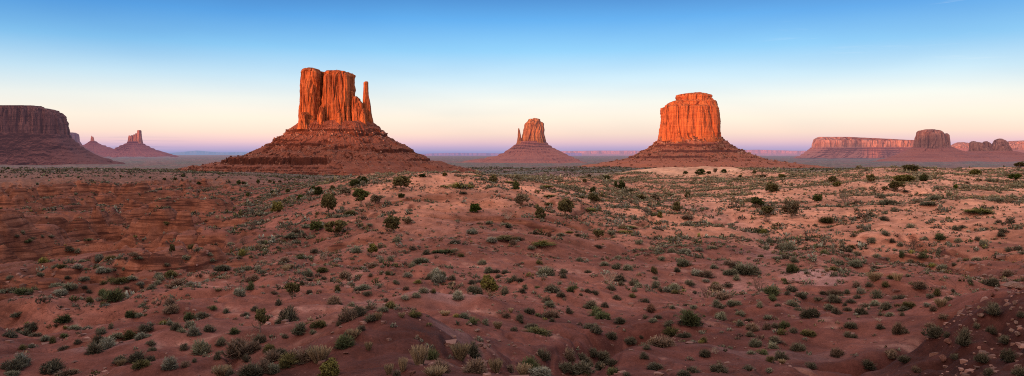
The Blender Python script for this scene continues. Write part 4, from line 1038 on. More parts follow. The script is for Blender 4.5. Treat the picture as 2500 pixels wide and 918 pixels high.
SHR = {
'F': "925 300 145 95 g;845 255 75 50 g;730 320 65 55 o;560 205 100 50 m;465 190 90 45 m;485 255 90 50 p;200 245 110 50 g;690 205 45 30 d;745 165 50 30 d;690 140 70 40 m;100 205 60 40 m;25 195 60 30 m;820 75 70 50 p;870 70 60 35 m;635 40 60 35 p;500 35 55 30 o;145 425 90 40 m;520 475 110 65 g;265 530 100 55 d;210 590 85 65 m;85 600 90 55 d;150 555 60 40 d;175 830 120 110 p;105 870 140 90 d;90 915 90 40 m;440 880 150 100 d;530 918 140 60 b;765 730 120 95 d;880 685 105 90 p;795 650 75 75 d;630 655 50 40 d;510 700 65 35 d;605 535 80 35 m;535 525 40 25 y;720 535 60 35 p;460 515 35 30 d;370 625 80 45 m;430 650 50 60 o;520 600 60 35 g;290 590 70 35 d;825 575 70 60 m;940 610 75 50 m;1060 610 115 75 o;1160 610 100 50 p;1170 550 95 60 d;1230 665 70 45 d;1235 715 55 40 m;980 805 100 55 d;985 835 80 60 s;1130 790 120 85 d;1225 800 70 60 d;1145 845 110 65 o;1385 855 105 105 p;1500 700 65 55 d;1625 735 110 130 m;1510 840 65 50 b;1580 805 40 35 d;1580 580 100 75 p;1440 545 75 70 d;1475 560 55 40 m;1545 520 70 60 m;1335 500 75 50 y;1385 500 60 40 m;1545 455 75 60 g;1640 445 90 55 d;1400 395 100 65 b;1385 340 95 70 b;1440 190 130 70 b;1550 185 60 45 p;1295 135 65 55 m;1395 100 75 45 o;1075 435 75 60 g;1140 435 70 35 m;905 530 40 35 d;255 690 40 45 m;185 700 50 45 o;1155 350 50 25 m;1235 210 70 45 m;1280 170 55 35 m;1145 178 45 35 p;985 155 100 45 o;905 150 55 45 o;1070 130 80 30 m;230 255 50 25 d;730 240 50 35 d;330 105 50 35 m;75 130 45 35 m;550 125 45 30 d;840 170 50 35 o;1025 205 35 25 d;1150 200 35 25 d",
'G': "285 262 75 70 p;375 215 60 75 g;390 145 90 60 b;435 55 50 45 p;350 55 50 40 m;140 55 110 45 d;665 60 70 45 s;850 105 60 50 m;850 140 45 30 d;1145 115 75 60 b;790 170 40 40 d;1080 225 55 60 o;1285 215 110 45 m;1325 260 65 45 d;1415 195 60 40 m;1560 165 50 35 m;1055 335 110 75 b;1195 350 50 40 m;610 340 60 65 d;690 470 130 130 d;615 485 80 50 d;410 385 65 45 d;330 425 60 30 d;180 405 55 50 m;65 375 60 35 g;920 515 105 60 o;775 570 100 95 m;880 575 50 40 m;1270 545 60 55 d;1515 360 75 55 o;1445 390 70 45 m;1250 420 120 80 d;1165 465 120 110 b;1350 460 100 55 d;1415 455 65 65 s;1605 440 60 45 s;1355 375 110 40 b;1480 310 35 30 d;1640 290 60 45 p;35 550 75 55 d;130 660 80 60 d;240 570 75 50 g;440 640 90 70 d;660 605 45 40 d;285 745 200 140 b;385 720 90 90 b;105 780 65 70 d;340 795 60 60 d;270 635 35 35 d;520 720 80 70 o;615 740 100 55 d;555 800 150 100 b;680 830 140 100 o;865 755 110 90 d;930 800 170 130 s;780 800 150 110 b;1140 680 140 100 g;1215 610 110 80 s;1155 585 40 45 d;1335 705 65 70 s;140 918 150 90 s;210 912 70 60 d;370 915 170 110 d;480 890 120 110 b;550 890 90 80 m;1615 880 75 120 s;1500 905 75 90 s;1560 918 60 60 d;1645 110 60 50 p;255 65 40 30 o;1495 95 30 45 g;1090 505 45 45 d;110 225 60 25 s;555 250 50 30 b;850 245 45 35 d;975 130 35 30 d;1350 105 40 30 d;960 65 80 35 o;1640 215 40 40 b",
'H': "230 150 95 70 p;190 130 70 60 m;270 115 60 60 m;345 135 55 50 d;345 175 40 35 d;510 165 60 35 d;540 250 95 80 m;395 290 85 75 p;190 240 45 40 o;110 240 60 55 m;55 275 60 45 m;775 250 75 60 d;915 240 65 40 d;940 205 45 40 m;1040 205 40 30 g;1165 230 110 60 d;1320 220 85 50 g;1235 270 70 40 d;1455 235 50 35 d;1515 250 60 40 d;1645 215 70 45 d;1110 100 110 75 m;1255 80 60 40 d;1255 115 55 35 d;860 140 55 60 d;815 150 60 40 m;905 145 60 35 d;775 85 50 35 d;640 75 60 55 m;705 75 60 35 d;725 115 50 35 d;1110 320 60 60 d;1140 350 85 45 m;970 405 85 50 d;790 440 60 45 b;825 400 45 40 s;890 460 60 55 d;910 485 35 30 d;1040 430 40 30 g;1155 445 120 75 b;1160 475 40 35 d;1300 405 55 50 d;1475 360 115 60 d;1595 355 55 45 d;1510 430 100 85 g;1570 455 110 65 g;985 530 90 45 d;1040 570 200 45 o;850 550 50 40 d;1450 525 75 40 d;1525 560 85 55 d;1635 615 75 65 d;720 530 75 60 s;620 500 50 55 m;450 450 100 50 m;520 490 70 60 g;375 440 40 35 y;290 425 90 40 s;40 430 90 50 o;80 820 140 160 s;185 780 80 90 g;410 780 150 140 s;510 760 130 120 d;250 890 120 120 b;210 918 180 70 s;540 890 150 120 b;700 890 110 120 s;815 890 80 60 b;985 870 140 110 g;930 915 120 100 s;1075 918 140 80 p;1095 780 90 90 d;1300 790 80 110 b;1400 790 90 65 d;1490 750 85 65 d;1570 790 110 80 d;1255 880 110 75 d;1405 890 180 90 d;1450 830 80 70 d;1645 830 80 60 d;1650 905 80 60 g;1560 860 90 60 d;70 160 60 30 y;1225 170 40 25 m;1460 75 45 30 d;1395 262 30 22 d",
'I': "1095 80 160 90 m;620 490 175 115 g;1450 70 80 75 g;1300 250 110 70 g;1455 225 75 40 d;1285 300 75 45 g;1450 345 95 50 m;1520 280 80 45 d;1655 305 60 40 d;890 290 110 60 b;985 340 90 50 m;835 350 75 60 m;865 365 65 35 d;760 110 110 60 b;675 95 90 50 p;935 90 90 50 m;995 135 60 50 m;920 190 70 35 d;845 225 110 60 b;820 185 60 40 o;740 150 50 30 p;610 175 80 45 d;485 215 80 55 m;495 245 60 35 o;335 200 65 70 m;370 230 40 35 d;430 230 70 45 p;150 180 70 55 d;190 185 50 40 m;165 230 40 45 m;60 175 50 35 d;45 140 90 50 d;20 40 60 50 d;105 55 70 50 m;330 130 45 30 d;325 80 50 65 o;510 65 45 35 d;560 15 80 40 g;660 245 45 30 d;250 315 65 35 d;300 390 85 60 r;145 275 55 35 o;20 290 60 40 d;585 350 45 30 d;645 365 60 30 m;475 365 45 35 m;50 485 95 50 d;255 450 45 35 d;360 445 50 35 d;315 475 60 35 m;440 510 80 50 d;565 410 60 40 m;470 575 120 60 o;580 605 95 45 d;870 455 80 65 m;1035 430 65 50 m;1025 505 70 50 m;1130 540 90 55 b;1100 470 55 30 d;1250 450 60 35 m;1235 540 50 70 b;1310 525 60 45 d;1380 525 75 60 g;1450 560 65 50 d;1360 575 60 50 o;1590 585 90 50 o;1105 595 65 45 d;1150 675 85 70 m;1315 640 95 50 d;1495 385 65 45 d;1580 435 120 80 d;1290 695 75 55 m;1500 710 105 70 d;735 640 40 55 o;735 755 75 60 d;400 680 165 95 b;265 695 65 40 d;130 650 85 55 d;235 775 60 65 d;310 640 40 40 d;220 610 30 25 d;340 860 130 50 d;860 880 120 60 d;650 885 90 45 d;1210 740 70 45 g;1115 735 60 30 m;1355 780 100 70 d;1270 805 70 55 o;1365 815 65 35 s;1605 850 70 50 d;1095 865 90 40 d;1265 885 60 35 m;20 900 60 60 d;90 915 60 40 d;560 915 90 50 d;1330 345 40 25 d;1185 355 50 50 m;1410 255 45 35 d;1385 155 35 45 g",
'J': "450 140 110 70 s;580 130 60 45 o;640 140 80 65 s;725 110 40 30 m;315 195 70 60 b;405 190 50 45 d;345 245 55 60 p;540 190 60 50 o;820 200 95 60 b;1220 150 50 40 d;1410 180 90 70 d;1540 100 80 60 b;960 260 65 70 o;905 285 55 45 d;1095 235 35 35 d;470 280 70 75 m;310 285 60 40 d;225 245 50 40 m;120 260 110 50 b;110 310 95 60 d;260 320 70 35 d;210 345 35 35 d;85 375 80 50 m;140 410 70 55 d;235 385 55 40 d;380 355 65 30 d;455 340 80 40 m;545 370 100 60 d;350 415 85 60 d;615 290 60 40 d;670 290 60 40 d;740 360 80 55 o;690 385 90 40 d;575 430 60 35 m;495 425 40 30 d;675 425 35 35 d;990 350 100 70 s;930 385 60 50 b;880 350 60 35 p;1050 305 55 50 d;1010 450 60 45 b;265 520 85 50 d;495 530 60 45 d;655 570 90 95 b;910 520 60 50 b;940 595 115 95 d;1040 600 60 55 d;1180 660 110 140 d;1285 530 50 50 d;1405 405 105 100 d;1645 435 60 55 d;1410 570 60 70 d;1520 650 95 60 d;1550 790 100 100 d;1335 800 80 80 d;1110 770 60 50 d;1625 915 90 80 d;235 600 70 50 d;285 610 45 40 d;145 760 80 80 b;590 760 80 70 b;710 800 80 55 d;400 850 100 70 d;790 880 60 50 b;1390 915 70 70 d;925 25 55 30 y;1010 45 75 40 m;1100 20 35 30 d;445 40 50 30 d;270 20 90 40 m;130 60 90 35 o;65 65 50 30 s;25 255 60 35 d",  # one dark shrub here stands in for a shrub's cast shadow
'D': "1415 705 120 75 m;1450 880 70 75 g;560 830 85 70 m;1195 560 90 35 g;1215 565 50 35 y;470 720 60 40 m;390 785 60 40 m;105 865 70 50 m;20 855 60 40 m;510 875 50 35 d;590 445 75 35 b;740 215 0 0 m;800 690 60 30 m;960 590 40 25 m;1190 770 45 40 g;1465 800 60 55 m;1330 690 40 35 d;1225 695 45 35 m;1265 640 60 40 m;570 725 75 40 p;690 710 70 35 p;200 650 60 35 m;35 770 45 30 m;1390 770 70 40 d;965 835 110 50 b;810 850 60 35 m",
'E': "505 278 62 42 m;550 332 112 56 m;840 765 62 52 g;675 757 42 62 g;985 612 82 52 g;1115 540 55 45 m;1165 525 45 35 d;745 520 60 40 m;880 335 95 35 m;870 620 40 30 d;1100 830 40 30 d;1010 850 75 40 m;920 830 50 30 m;290 590 40 25 d;595 640 45 40 d;430 640 70 50 m;300 745 55 45 m;290 830 100 55 m;150 820 70 50 m;40 740 65 45 g;465 765 55 40 m;545 785 60 35 d;750 800 50 30 d;660 670 50 40 m;260 685 60 30 o;245 720 50 40 d;530 580 60 50 m;1290 625 40 40 d;1345 545 50 35 d;1480 590 55 40 d;1500 560 60 40 d;1535 710 55 45 d;1620 705 60 40 d;1345 670 60 60 m;975 730 45 50 m;1140 640 60 40 m;1290 790 55 40 m;1450 770 50 40 d;1395 145 55 35 m;1440 200 35 25 m;1205 160 35 22 d;960 205 45 30 m;705 230 45 22 d;940 290 80 40 m;530 460 70 40 d;1465 305 70 35 m;70 475 90 52 o;1560 480 60 50 d;1455 480 40 30 d",
'C': "785 512 92 36 m;650 490 55 30 m;395 470 55 35 m;515 565 80 42 p;1025 572 45 32 d;1140 595 38 50 r;900 625 60 36 d;850 655 50 48 b;665 635 75 45 p;590 818 65 45 m;135 735 65 42 d;95 805 120 45 m;1110 905 110 75 m;365 648 80 30 d;1060 815 50 35 o;1250 885 60 35 d;1390 795 60 38 m;1540 680 60 30 d;780 890 50 30 d;640 885 60 40 m;420 755 55 30 o;1230 585 55 28 m;1370 590 50 30 d;990 695 60 30 m;215 905 90 60 p;1590 830 80 38 m;1640 575 70 40 m;435 242 50 22 d;25 700 55 42 b;20 840 60 50 m",
'B': "1235 720 90 45 m;1570 635 60 48 m;895 725 55 45 d;1085 440 62 32 m;1180 415 85 42 o;435 865 50 44 p;350 865 50 38 m;145 865 100 45 m;310 748 62 60 y;780 762 66 40 g;650 800 90 45 b;690 860 80 45 s;60 655 60 32 m;210 665 50 30 m;770 775 45 28 g;740 640 0 0 m;820 520 65 26 m;1340 505 45 26 m;1505 790 60 50 m;1440 805 45 50 m;1090 790 75 32 d;955 875 75 32 o;840 900 60 50 m;1145 910 70 42 b;1370 840 80 40 b;600 600 62 24 m;700 600 100 40 m;750 560 75 36 b;470 655 60 45 m;280 770 40 22 d;60 790 65 25 m;35 750 50 28 m",
'A': "355 805 66 48 y;795 790 62 50 p;800 760 60 35 p;890 780 66 38 o;825 885 70 50 p;635 850 62 36 p;500 845 55 30 o;870 880 60 36 m;440 850 45 28 m;570 695 66 36 m;630 705 45 40 m;245 628 42 28 g;215 645 36 24 g;130 605 46 26 d;185 575 36 32 m;720 625 54 18 g;560 680 36 28 b;670 800 50 24 m;970 770 50 28 m;1025 775 40 24 d;1130 775 60 26 m;1100 745 62 40 b;1565 695 62 42 o;1530 775 66 38 m;1460 845 60 38 g;1360 825 50 30 d;1395 905 75 38 o;1290 915 60 36 m;930 868 36 22 d;1010 865 30 30 m;1085 890 28 24 d;345 598 30 22 m;265 610 36 24 d;420 600 46 22 m",
}
MATS = [('C',400,190,215,72,'y'),('C',540,102,80,28,'y'),('C',600,130,62,24,'y'),('C',800,150,112,24,'y'),('C',1100,190,112,36,'y'),('C',1150,262,112,24,'y'),('C',1365,270,112,22,'y'),('C',1375,228,100,20,'y'),('C',1150,330,90,36,'o'),('C',1455,380,150,44,'y'),
 ('C',1080,655,195,66,'y'),('C',790,605,195,46,'o'),('C',320,722,190,60,'g'),('C',1300,556,60,24,'y'),('D',470,258,200,34,'o'),('D',105,512,140,24,'y'),('D',65,552,110,24,'y'),('D',100,218,130,30,'o'),('E',1320,395,215,60,'y'),('B',1230,212,70,36,'y'),('B',1490,142,60,24,'y')]
STONES = [('F',765,893,62,55,'r',1.0)] + [('H', *q) for q in ((575,672,66,48,'p',1),(650,682,42,40,'p',1),(515,652,50,30,'p',.9),(615,692,42,34,'p',1),(642,642,40,28,'p',.9),(550,552,58,28,'p',.5),(730,637,36,22,'p',.8),(835,655,26,15,'p',.8),(975,670,32,22,'p',.9),(1040,747,42,32,'p',1),(1000,760,50,22,'p',.6),(425,560,36,16,'p',.7),(490,502,46,24,'p',.7),(560,790,62,28,'p',.6),(630,802,42,18,'p',.6),(20,905,75,45,'r',1))] + \
 [('J', *q) for q in ((1350,108,60,40,'p',.8),(1400,112,45,36,'p',.9),(1570,200,165,62,'p',.6),(1640,212,90,50,'p',.7),(1455,222,62,36,'p',.9),(1410,272,46,60,'r',1.1),(1320,440,72,50,'p',.9),(1270,472,52,34,'p',.9),(1600,492,44,36,'p',1),(1630,517,52,42,'p',1),(1572,562,62,46,'p',1),(1620,582,70,48,'p',1),(1062,652,84,60,'r',1),(1010,792,72,68,'r',1.1),(1560,382,28,30,'p',1),(1590,335,34,52,'p',1.3),(1640,372,34,28,'p',1),(1350,642,32,20,'p',.8),(1640,702,42,34,'p',1),(1620,842,64,34,'p',.8),(1550,242,44,26,'p',.9))] + \
 [('E', *q) for q in ((1000,500,18,14,'p',1),(1060,520,24,18,'p',1),(1010,540,22,16,'p',1),(1085,570,22,16,'p',1),(1050,600,26,16,'r',1),(1000,690,34,22,'r',1),(1040,650,28,18,'r',1),(935,640,20,14,'p',1))] + [('G',1150,733,70,18,'r',.4),('G',1040,567,36,20,'p',.7),('G',1105,520,40,22,'p',.8),('G',1120,475,36,28,'p',1),('D',1070,632,46,14,'p',.5),('G',1555,860,30,20,'r',.9)]

def place(tile, zx, zy, w_, h_, far_limit=420):
    ox, oy = TILE[tile]
    px_, py_ = ox + zx / ZS, oy + zy / ZS
    for k in range(28):
        x, y, z = cast(px_, py_)
        if y < far_limit: break
        py_ += 1.0
    mpp = y / F / ZS
    return px_, py_, x, y, z, w_ * mpp, h_ * mpp
LIM = lambda t: 1200 if t == 'A' else (430 if t in 'BCDE' else 200)

THINGS = []       # records used to word the labels: object, kind word, tone word, width, height, px, py
LANDMARKS = []
# ---- junipers
JPROTO = {}
def juniper_proto(typ, tone, var, lod):
    key = (typ, tone, var, lod)
    if key not in JPROTO:
        tr, cr = juniper_meshes(500 + 37 * var + len(typ) * 11, typ, lod)
        tm_ = make_mesh('trunk', tr[0], tr[1], None, True, tr[2]); tm_.materials.append(deadwood if typ == 'twisted' else bark)
        cm_ = make_mesh('crown', cr[0], cr[1], None, False, cr[2]); cm_.materials.append(TM[tone])
        JPROTO[key] = (tm_, cm_)
    return JPROTO[key]
for k, (t, zx, zy, w_, h_, typ, tone, lab, short) in enumerate(JUN):
    px_, py_, x, y, z, wm, hm = place(t, zx, zy, w_, h_, LIM(t))
    tm_, cm_ = juniper_proto(typ, tone, k % 4, .45 if w_ < 60 else 1.0)
    root = empty('juniper_tree', (x, y, z - .03 * hm), random.random() * 6.28 if typ != 'twisted' else .2)
    root.scale = (wm * 1.08, wm * 1.08, hm * 1.08)
    for nm, me in (('trunk', tm_), ('crown', cm_)):
        o = bpy.data.objects.new(nm, me); COL.objects.link(o); o.parent = root
    tag(root, lab or None, 'juniper', 'junipers scattered over the desert slopes')
    if short: LANDMARKS.append((short, px_, py_))
    if not lab: THINGS.append((root, 'juniper', TONES[tone][0], w_, h_, px_, py_))
LANDMARKS += [('the bare red mound', 1000, 790), ('the pale low dome', 1085, 735), ('the broken rocks on the mound', 1180, 842), ('the gully at the mound foot', 1400, 880),
 ('the pale crusted patch', 1985, 690), ('the stony right-edge ledge', 2470, 702), ('the low red berm', 2180, 668), ('the dark right-hand hollow', 2215, 880),
 ('the left-edge red bank', 60, 760), ('the notch in the red bank', 240, 782), ('the spiky green bush', 277, 730), ('the red boulder', 229, 905), ('the bare grey flat', 470, 720),
 ('the wash-side leafless shrub', 1848, 710), ('the stony right bank', 2310, 570), ('the smooth grey floor', 1790, 830), ('the big green bush', 1686, 788), ('the left ravine', 75, 628), ('the orange badland knob', 150, 605), ('the boulder-strewn corner slope', 2440, 800),
 ('the smooth bottom-centre ground', 1560, 870), ('the narrow wash', 1900, 600), ('the scrubby slope foot', 2140, 640), ('the bright wash-side bush', 1934, 660)]

# ---- dead shrubs
DP = {}
for k, (t, zx, zy, w_, h_, tone, lab) in enumerate(DEAD):
    px_, py_, x, y, z, wm, hm = place(t, zx, zy, w_, h_, LIM(t))
    key = (tone, k % 4)
    if key not in DP:
        mm = dead_mesh(900 + k % 4, 2); DP[key] = make_mesh('dead_shrub', mm[0], mm[1], None, True, mm[2]); DP[key].materials.append(TM[tone])
    o = bpy.data.objects.new('dead_shrub', DP[key]); COL.objects.link(o)
    o.location = (x, y, z); o.scale = (wm * 1.15, wm * 1.15, hm * 1.1); o.rotation_euler = (0, 0, random.random() * 6.28)
    tag(o, None, 'dead shrub', 'leafless shrubs')
    THINGS.append((o, 'leafless shrub', TONES[tone][0], w_, h_, px_, py_))
# ---- individual shrubs and grass tufts
SP = {}
KIND = {'p': ('sagebrush', 'sagebrush'), 'm': ('sagebrush', 'sagebrush'), 'o': ('sagebrush', 'sagebrush'), 'd': ('blackbrush', 'shrub'), 'b': ('blackbrush', 'shrub'), 'r': ('blackbrush', 'shrub'), 'g': ('green_shrub', 'green shrub'), 'y': ('green_shrub', 'green shrub'), 's': ('grass_tuft', 'grass tuft')}
GROUPN = {'sagebrush': 'sagebrush on the desert floor', 'blackbrush': 'dark shrubs on the desert floor', 'green_shrub': 'green shrubs on the desert floor', 'grass_tuft': 'dry grass tufts'}
def shrub_proto(tone, var, style, n_):
    key = (tone, var, style, n_)
    if key not in SP:
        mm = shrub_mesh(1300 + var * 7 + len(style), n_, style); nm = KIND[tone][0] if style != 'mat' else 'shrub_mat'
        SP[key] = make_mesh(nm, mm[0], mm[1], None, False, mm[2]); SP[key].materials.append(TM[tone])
    return SP[key]
OCC = []
k = 0
for t, txt in SHR.items():
    for q in txt.split(';'):
        a = q.split()
        if len(a) < 5 or float(a[2]) < 5: continue
        zx, zy, w_, h_ = map(float, a[:4]); tone = a[4]; k += 1
        px_, py_, x, y, z, wm, hm = place(t, zx, zy, w_, h_, LIM(t))
        style = 'grass' if tone == 's' else 'bush'
        nm = KIND[tone][0]
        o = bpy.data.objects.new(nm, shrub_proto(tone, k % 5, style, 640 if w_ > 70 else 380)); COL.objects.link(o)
        o.location = (x, y, z - .04 * hm); o.scale = (wm * 1.04, wm * 1.04, hm * 1.02); o.rotation_euler = (0, 0, random.random() * 6.28)
        tag(o, None, KIND[tone][1], GROUPN[nm]); OCC.append((x, y, wm))
        THINGS.append((o, {'blackbrush': 'shrub', 'green_shrub': 'shrub', 'grass_tuft': 'grass tuft'}.get(nm, nm), TONES[tone][0], w_, h_, px_, py_))
for k, (t, zx, zy, w_, h_, tone) in enumerate(MATS):
    px_, py_, x, y, z, wm, hm = place(t, zx, zy, w_, h_, LIM(t))
    o = bpy.data.objects.new('shrub_mat', shrub_proto(tone, k % 5, 'mat', 600)); COL.objects.link(o)
    o.location = (x, y, z - .05); o.scale = (wm * 1.05, wm * .95, max(hm * .55, .3)); o.rotation_euler = (0, 0, random.random() * 6.28)
    tag(o, None, 'low shrub', 'low spreading mats of rabbitbrush')
    THINGS.append((o, 'mat of brush', TONES[tone][0], w_, h_, px_, py_))
# ---- loose rocks
g = np.random.default_rng(77)
for (t, zx, zy, w_, h_, tone, flat) in STONES:
    px_, py_, x, y, z, wm, hm = place(t, zx, zy, w_, h_, LIM(t))
    bv, bf = block(g, 1.0)
    me = make_mesh('rock', bv, bf, None, False); me.materials.append(RM[tone][1])
    o = bpy.data.objects.new('rock', me); COL.objects.link(o)
    o.location = (x, y, z + hm * .28); o.scale = (wm * .85, wm * .8, hm * 1.1); o.rotation_euler = (g.normal(0, .15), g.normal(0, .15), g.random() * 6.28)
    tag(o, None, 'rock', 'loose rocks')
    THINGS.append((o, 'rock', RM[tone][0], w_, h_, px_, py_))

# ---- labels
def shape_word(kind, w_, h_):
    r_ = h_ / w_
    if kind == 'rock': return 'flat' if r_ < .5 else ('upright' if r_ > 1.05 else 'angular')
    if kind == 'mat of brush': return 'low'
    return 'spreading' if r_ < .52 else ('upright' if r_ > .98 else 'rounded')
ORD = ['nearest', 'second nearest', 'third nearest', 'fourth nearest', 'fifth nearest', 'sixth nearest', 'seventh nearest', 'eighth nearest', 'ninth nearest', 'tenth nearest']
byl = {}
sizes = {}
for r_ in THINGS: sizes.setdefault(r_[1], []).append(r_[3] * r_[4])
for r_ in THINGS:
    o, kind, tone, w_, h_, px_, py_ = r_
    s_ = np.sort(sizes[kind]); f_ = np.searchsorted(s_, w_ * h_) / max(1, len(s_) - 1)
    size = 'small' if f_ < .36 else ('large' if f_ > .7 else 'middling')
    best = min((l_ for l_ in LANDMARKS if math.hypot(px_ - l_[1], 1.6 * (py_ - l_[2])) > 7), key=lambda l_: math.hypot(px_ - l_[1], 1.6 * (py_ - l_[2])))
    dx, dy = px_ - best[1], (py_ - best[2]) * 1.6
    rel = ('right of' if dx > 0 else 'left of') if abs(dx) > abs(dy) else ('in front of' if dy > 0 else 'behind')
    sw = shape_word(kind, w_, h_)
    byl.setdefault((size, tone, sw, kind, rel, best[0]), []).append((math.hypot(dx, dy), o))
for (size, tone, sw, kind, rel, lm), L_ in byl.items():
    L_.sort(key=lambda q: q[0])
    for i_, (dd_, o) in enumerate(L_):
        pre = (ORD[i_] + ' ') if len(L_) > 1 else ''
        o['label'] = f'{pre}{size} {tone} {sw} {kind} {rel} {lm}'

# ------------------------------------------------------------------ uncountable scrub, dry grass and gravel
g = np.random.default_rng(99)
def scatter(n_, r0, r1, az_lim=.66):
    r_ = np.sqrt(r0 ** 2 + g.random(n_) * (r1 ** 2 - r0 ** 2)); a_ = (g.random(n_) * 2 - 1) * az_lim
    return r_ * np.sin(a_), r_ * np.cos(a_)
def local_steep(x, y):
    e = 1.2
    return np.hypot(ground_z(x + e, y) - ground_z(x - e, y), ground_z(x, y + e) - ground_z(x, y - e)) / (2 * e)
sfx, sfy = W(1655, 375)
def density(x, y):
    r_ = np.hypot(x, y); px_ = HX + F * x / y
    d_ = .06 + .94 * sstep(-.15, .40, fbm2(x / 15, y / 11, 3, 201) + .35 * fbm2(x / 60, y / 45, 2, 202))
    z_ = .30 + .5 * sstep(55, 100, r_) + .35 * sstep(180, 240, r_)
    z_ = z_ * (1 + .9 * np.exp(-((px_ - 560) / 230) ** 2) * sstep(75, 110, r_) * (1 - sstep(230, 320, r_)))
    z_ = z_ * (1 + .8 * np.exp(-((px_ - 1720) / 330) ** 2) * sstep(85, 120, r_))
    z_ = z_ * (1 - .62 * np.exp(-((px_ - 1130) / 210) ** 2) * sstep(95, 115, r_) * (1 - sstep(175, 215, r_)))
    z_ = z_ * (1 - .15 * (1 - sstep(380, 520, px_)) * sstep(105, 130, r_) * (1 - sstep(420, 600, r_)))
    z_ = z_ * (1 - .9 * sstep(.42, .75, local_steep(x, y)))
    z_ = z_ * (1 - sstep(1.1, .75, ((x - sfx) / 30) ** 2 + ((y - sfy) / 62) ** 2))
    return d_ * z_
def clumps(x, y, wd, ht, col, nq, seed, style='bush'):
    """many small plants joined into one mesh"""
    gg = np.random.default_rng(seed); n_ = len(x); z = ground_z(x, y)
    w_ = np.repeat(np.arange(n_), nq); m_ = len(w_)
    u_ = unit(gg.normal(0, 1, (m_, 3))); u_[:, 2] = np.abs(u_[:, 2])
    rr = .45 + .6 * gg.random(m_)
    asym = 1 + .5 * perlin2(w_ * .37 + u_[:, 0] * .9, u_[:, 1] * .9, 5)
    p = np.stack([x[w_] + u_[:, 0] * wd[w_] * .5 * rr * asym, y[w_] + u_[:, 1] * wd[w_] * .5 * rr * asym, z[w_] + u_[:, 2] * ht[w_] * rr * .9], 1)
    dv = unit(u_ * .6 + np.array([0, 0, .6]) + gg.normal(0, .4, (m_, 3)))
    wv = unit(np.cross(dv, gg.normal(0, 1, (m_, 3))))
    s_ = np.minimum(wd, ht * 1.6)[w_] * (.9 / math.sqrt(nq)) * (.8 + .7 * gg.random(m_))
    v_, f_, c1 = quads_from(p, dv, wv, s_ * 1.25, s_ * .9, (.26 + .95 * u_[:, 2] * rr) * (.6 + .8 * gg.random(m_)))  # low blades darkened, painting contact shade into the clump colour
    return v_, f_, c1 * np.repeat(col[w_], 4, 0)
stuff_m, nt = new_mat('scrub_foliage')
at = nt.new('ShaderNodeVertexColor'); at.layer_name = 'Col'
finish(nt, diffuse(nt, at.outputs[0]))

PAL = np.array([TONES[k_][1] for k_ in 'pmdgbosy'])
def pick_colors(x, y, wts):
    n_ = len(x); idx = np.array([g.choice(8, p=wts)] * 0) if False else g.choice(8, size=n_, p=np.array(wts) / sum(wts))
    return PAL[idx] * (.75 + .5 * g.random((n_, 1)))
parts_ = []
def keep_visible(x, y, h_): return visible(x, y, ground_z(x, y) + h_)
# shrubs of the middle ground
x, y = scatter(120000, 30, 380)
kp = g.random(len(x)) < density(x, y) * .80; x, y = x[kp], y[kp]
wd = np.exp(g.normal(math.log(.46), .46, len(x))) * (1 + .55 * sstep(80, 190, np.hypot(x, y)))
# keep clear of the big individual plants, and nothing near the viewer that outgrows them
occ = np.array(OCC); r_ = np.hypot(x, y)
wd = np.where(r_ < 75, np.minimum(wd, .50), wd)
kp = keep_visible(x, y, wd * .6)
x, y, wd = x[kp], y[kp], wd[kp]
ok = np.ones(len(x), bool)
for (ox_, oy_, ow_) in OCC: ok &= np.hypot(x - ox_, y - oy_) > ow_ * .6
x, y, wd = x[ok], y[ok], wd[ok]
print('scrub clumps', len(x))
cl_ = pick_colors(x, y, (.22, .34, .12, .05, .10, .09, .07, .01))
crest = sstep(190, 250, np.hypot(x, y)) * (HX + F * x / y > 780)
cl_ = cl_ * (1 - .5 * crest[:, None]) + np.array((.36, .29, .17)) * .5 * crest[:, None]
nearm = np.hypot(x, y) < 130
for msk, nq, sd in ((nearm, 46, 1), (~nearm, 22, 2)):
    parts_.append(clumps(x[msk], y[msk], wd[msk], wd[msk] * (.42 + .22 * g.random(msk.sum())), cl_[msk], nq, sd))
# small pale tufts
x, y = scatter(90000, 40, 360)
d_ = density(x, y); pxs = HX + F * x / y
tw_ = .22 + .9 * sstep(130, 210, np.hypot(x, y)) * sstep(780, 950, pxs) + .5 * np.exp(-((pxs - 1130) / 260) ** 2) * sstep(95, 120, np.hypot(x, y))
sand = 1 - sstep(1.15, .85, ((x - sfx) / 30) ** 2 + ((y - sfy) / 62) ** 2)
kp = (g.random(len(x)) < (.3 + .7 * d_) * tw_ * .5 * sand) & keep_visible(x, y, .2); x, y = x[kp], y[kp]
print('tufts', len(x))
wd = (.22 + .25 * g.random(len(x))) * (1 + .5 * sstep(90, 220, np.hypot(x, y)))
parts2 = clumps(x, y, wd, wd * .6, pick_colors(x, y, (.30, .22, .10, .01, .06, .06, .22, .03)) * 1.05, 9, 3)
# open scrub of the badlands, the far flats and the valley
x, y = scatter(60000, 330, 2600, .70)
kp = (g.random(len(x)) < .25 + .75 * sstep(-.2, .4, fbm2(x / 60, y / 60, 3, 205))) & keep_visible(x, y, 1.0); x, y = x[kp], y[kp]
ok = np.ones(len(x), bool)
for (px_, D_, rx_, ry_) in ((830, 2000, 380, 300), (1690, 2700, 330, 300)):
    cx_2 = (px_ - HX) / F * D_; ok &= ((x - cx_2) / rx_) ** 2 + ((y - D_) / ry_) ** 2 > 1
sand = sstep(1.15, .85, ((x - sfx) / 30) ** 2 + ((y - sfy) / 62) ** 2); ok &= g.random(len(x)) > sand
x, y = x[ok], y[ok]
sel = g.permutation(len(x))[:15000]; x, y = x[sel], y[sel]
print('far scrub', len(x))
r_ = np.hypot(x, y)
wd = np.exp(g.normal(0, .4, len(x))) * (.75 + r_ / 900)
parts_.append(clumps(x, y, wd, wd * .6, pick_colors(x, y, (.10, .34, .34, .10, .04, .08, .0, .0)) * .9, 8, 4))
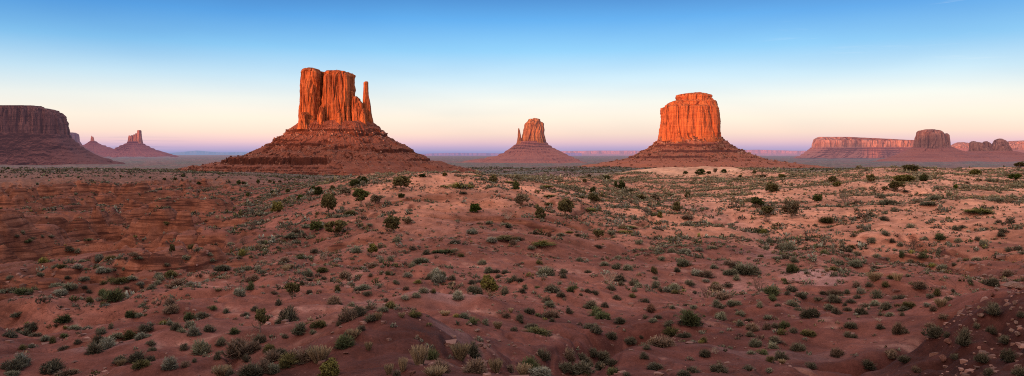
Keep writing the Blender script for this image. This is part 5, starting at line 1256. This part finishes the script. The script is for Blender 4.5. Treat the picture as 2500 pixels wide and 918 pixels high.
vs, fs, cs, off = [], [], [], 0
for v_, f_, c_ in parts_:
    vs.append(v_); fs.append(f_ + off); cs.append(c_); off += len(v_)
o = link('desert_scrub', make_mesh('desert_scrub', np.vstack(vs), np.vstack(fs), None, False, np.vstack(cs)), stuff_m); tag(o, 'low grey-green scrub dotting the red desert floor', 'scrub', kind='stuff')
o = link('dry_grass', make_mesh('dry_grass', parts2[0], parts2[1], None, False, parts2[2]), stuff_m); tag(o, 'short pale dry grass in thin tufts over the sand', 'grass', kind='stuff')

# gravel and broken stones
x, y = scatter(60000, 20, 130, .64)
pxs = HX + F * x / y; r_ = np.hypot(x, y)
dn = .11 + .9 * np.exp(-(((pxs - 1160) / 60) ** 2 + ((r_ - 34) / 6) ** 2)) + .9 * sstep(2280, 2430, pxs + 600 * np.exp(-r_ / 16)) * (1 - sstep(44, 56, r_)) + .8 * np.exp(-(((pxs - 2310) / 50) ** 2 + ((r_ - 122) / 12) ** 2)) + .18 * sstep(1900, 2200, pxs) * sstep(80, 110, r_)
kp = (g.random(len(x)) < dn * sstep(-.5, .5, fbm2(x / 4, y / 4, 3, 211))) & keep_visible(x, y, .05); x, y = x[kp], y[kp]
print('gravel', len(x))
sz = np.exp(g.normal(math.log(.085), .55, len(x))) * (1 + sstep(60, 110, np.hypot(x, y)))
cube = np.array([[-1,-1,-1],[1,-1,-1],[1,1,-1],[-1,1,-1],[-1,-1,1],[1,-1,1],[1,1,1],[-1,1,1]], float) * .5
cf = np.array([[0,3,2,1],[4,5,6,7],[0,1,5,4],[1,2,6,5],[2,3,7,6],[3,0,4,7]])
n_ = len(x); jit = cube[None] * (1 + g.normal(0, .28, (n_, 8, 3))) * np.stack([sz * (.8 + .6 * g.random(n_)), sz * (.8 + .6 * g.random(n_)), sz * (.4 + .5 * g.random(n_))], 1)[:, None]
a_ = g.random(n_) * 6.28; ca, sa = np.cos(a_)[:, None], np.sin(a_)[:, None]
jx = jit[..., 0] * ca - jit[..., 1] * sa; jy = jit[..., 0] * sa + jit[..., 1] * ca
v_ = np.stack([jx + x[:, None], jy + y[:, None], jit[..., 2] + (ground_z(x, y) + sz * .12)[:, None]], -1).reshape(-1, 3)
f_ = (cf[None] + (np.arange(n_) * 8)[:, None, None]).reshape(-1, 4)
gc = np.array((.23, .115, .092)) * (.5 + .9 * g.random((n_, 1)))
o = link('gravel', make_mesh('gravel', v_, f_, None, False, np.repeat(gc, 8, 0)), stuff_m); tag(o, 'loose red and pale stones scattered over the slopes', 'gravel', kind='stuff')
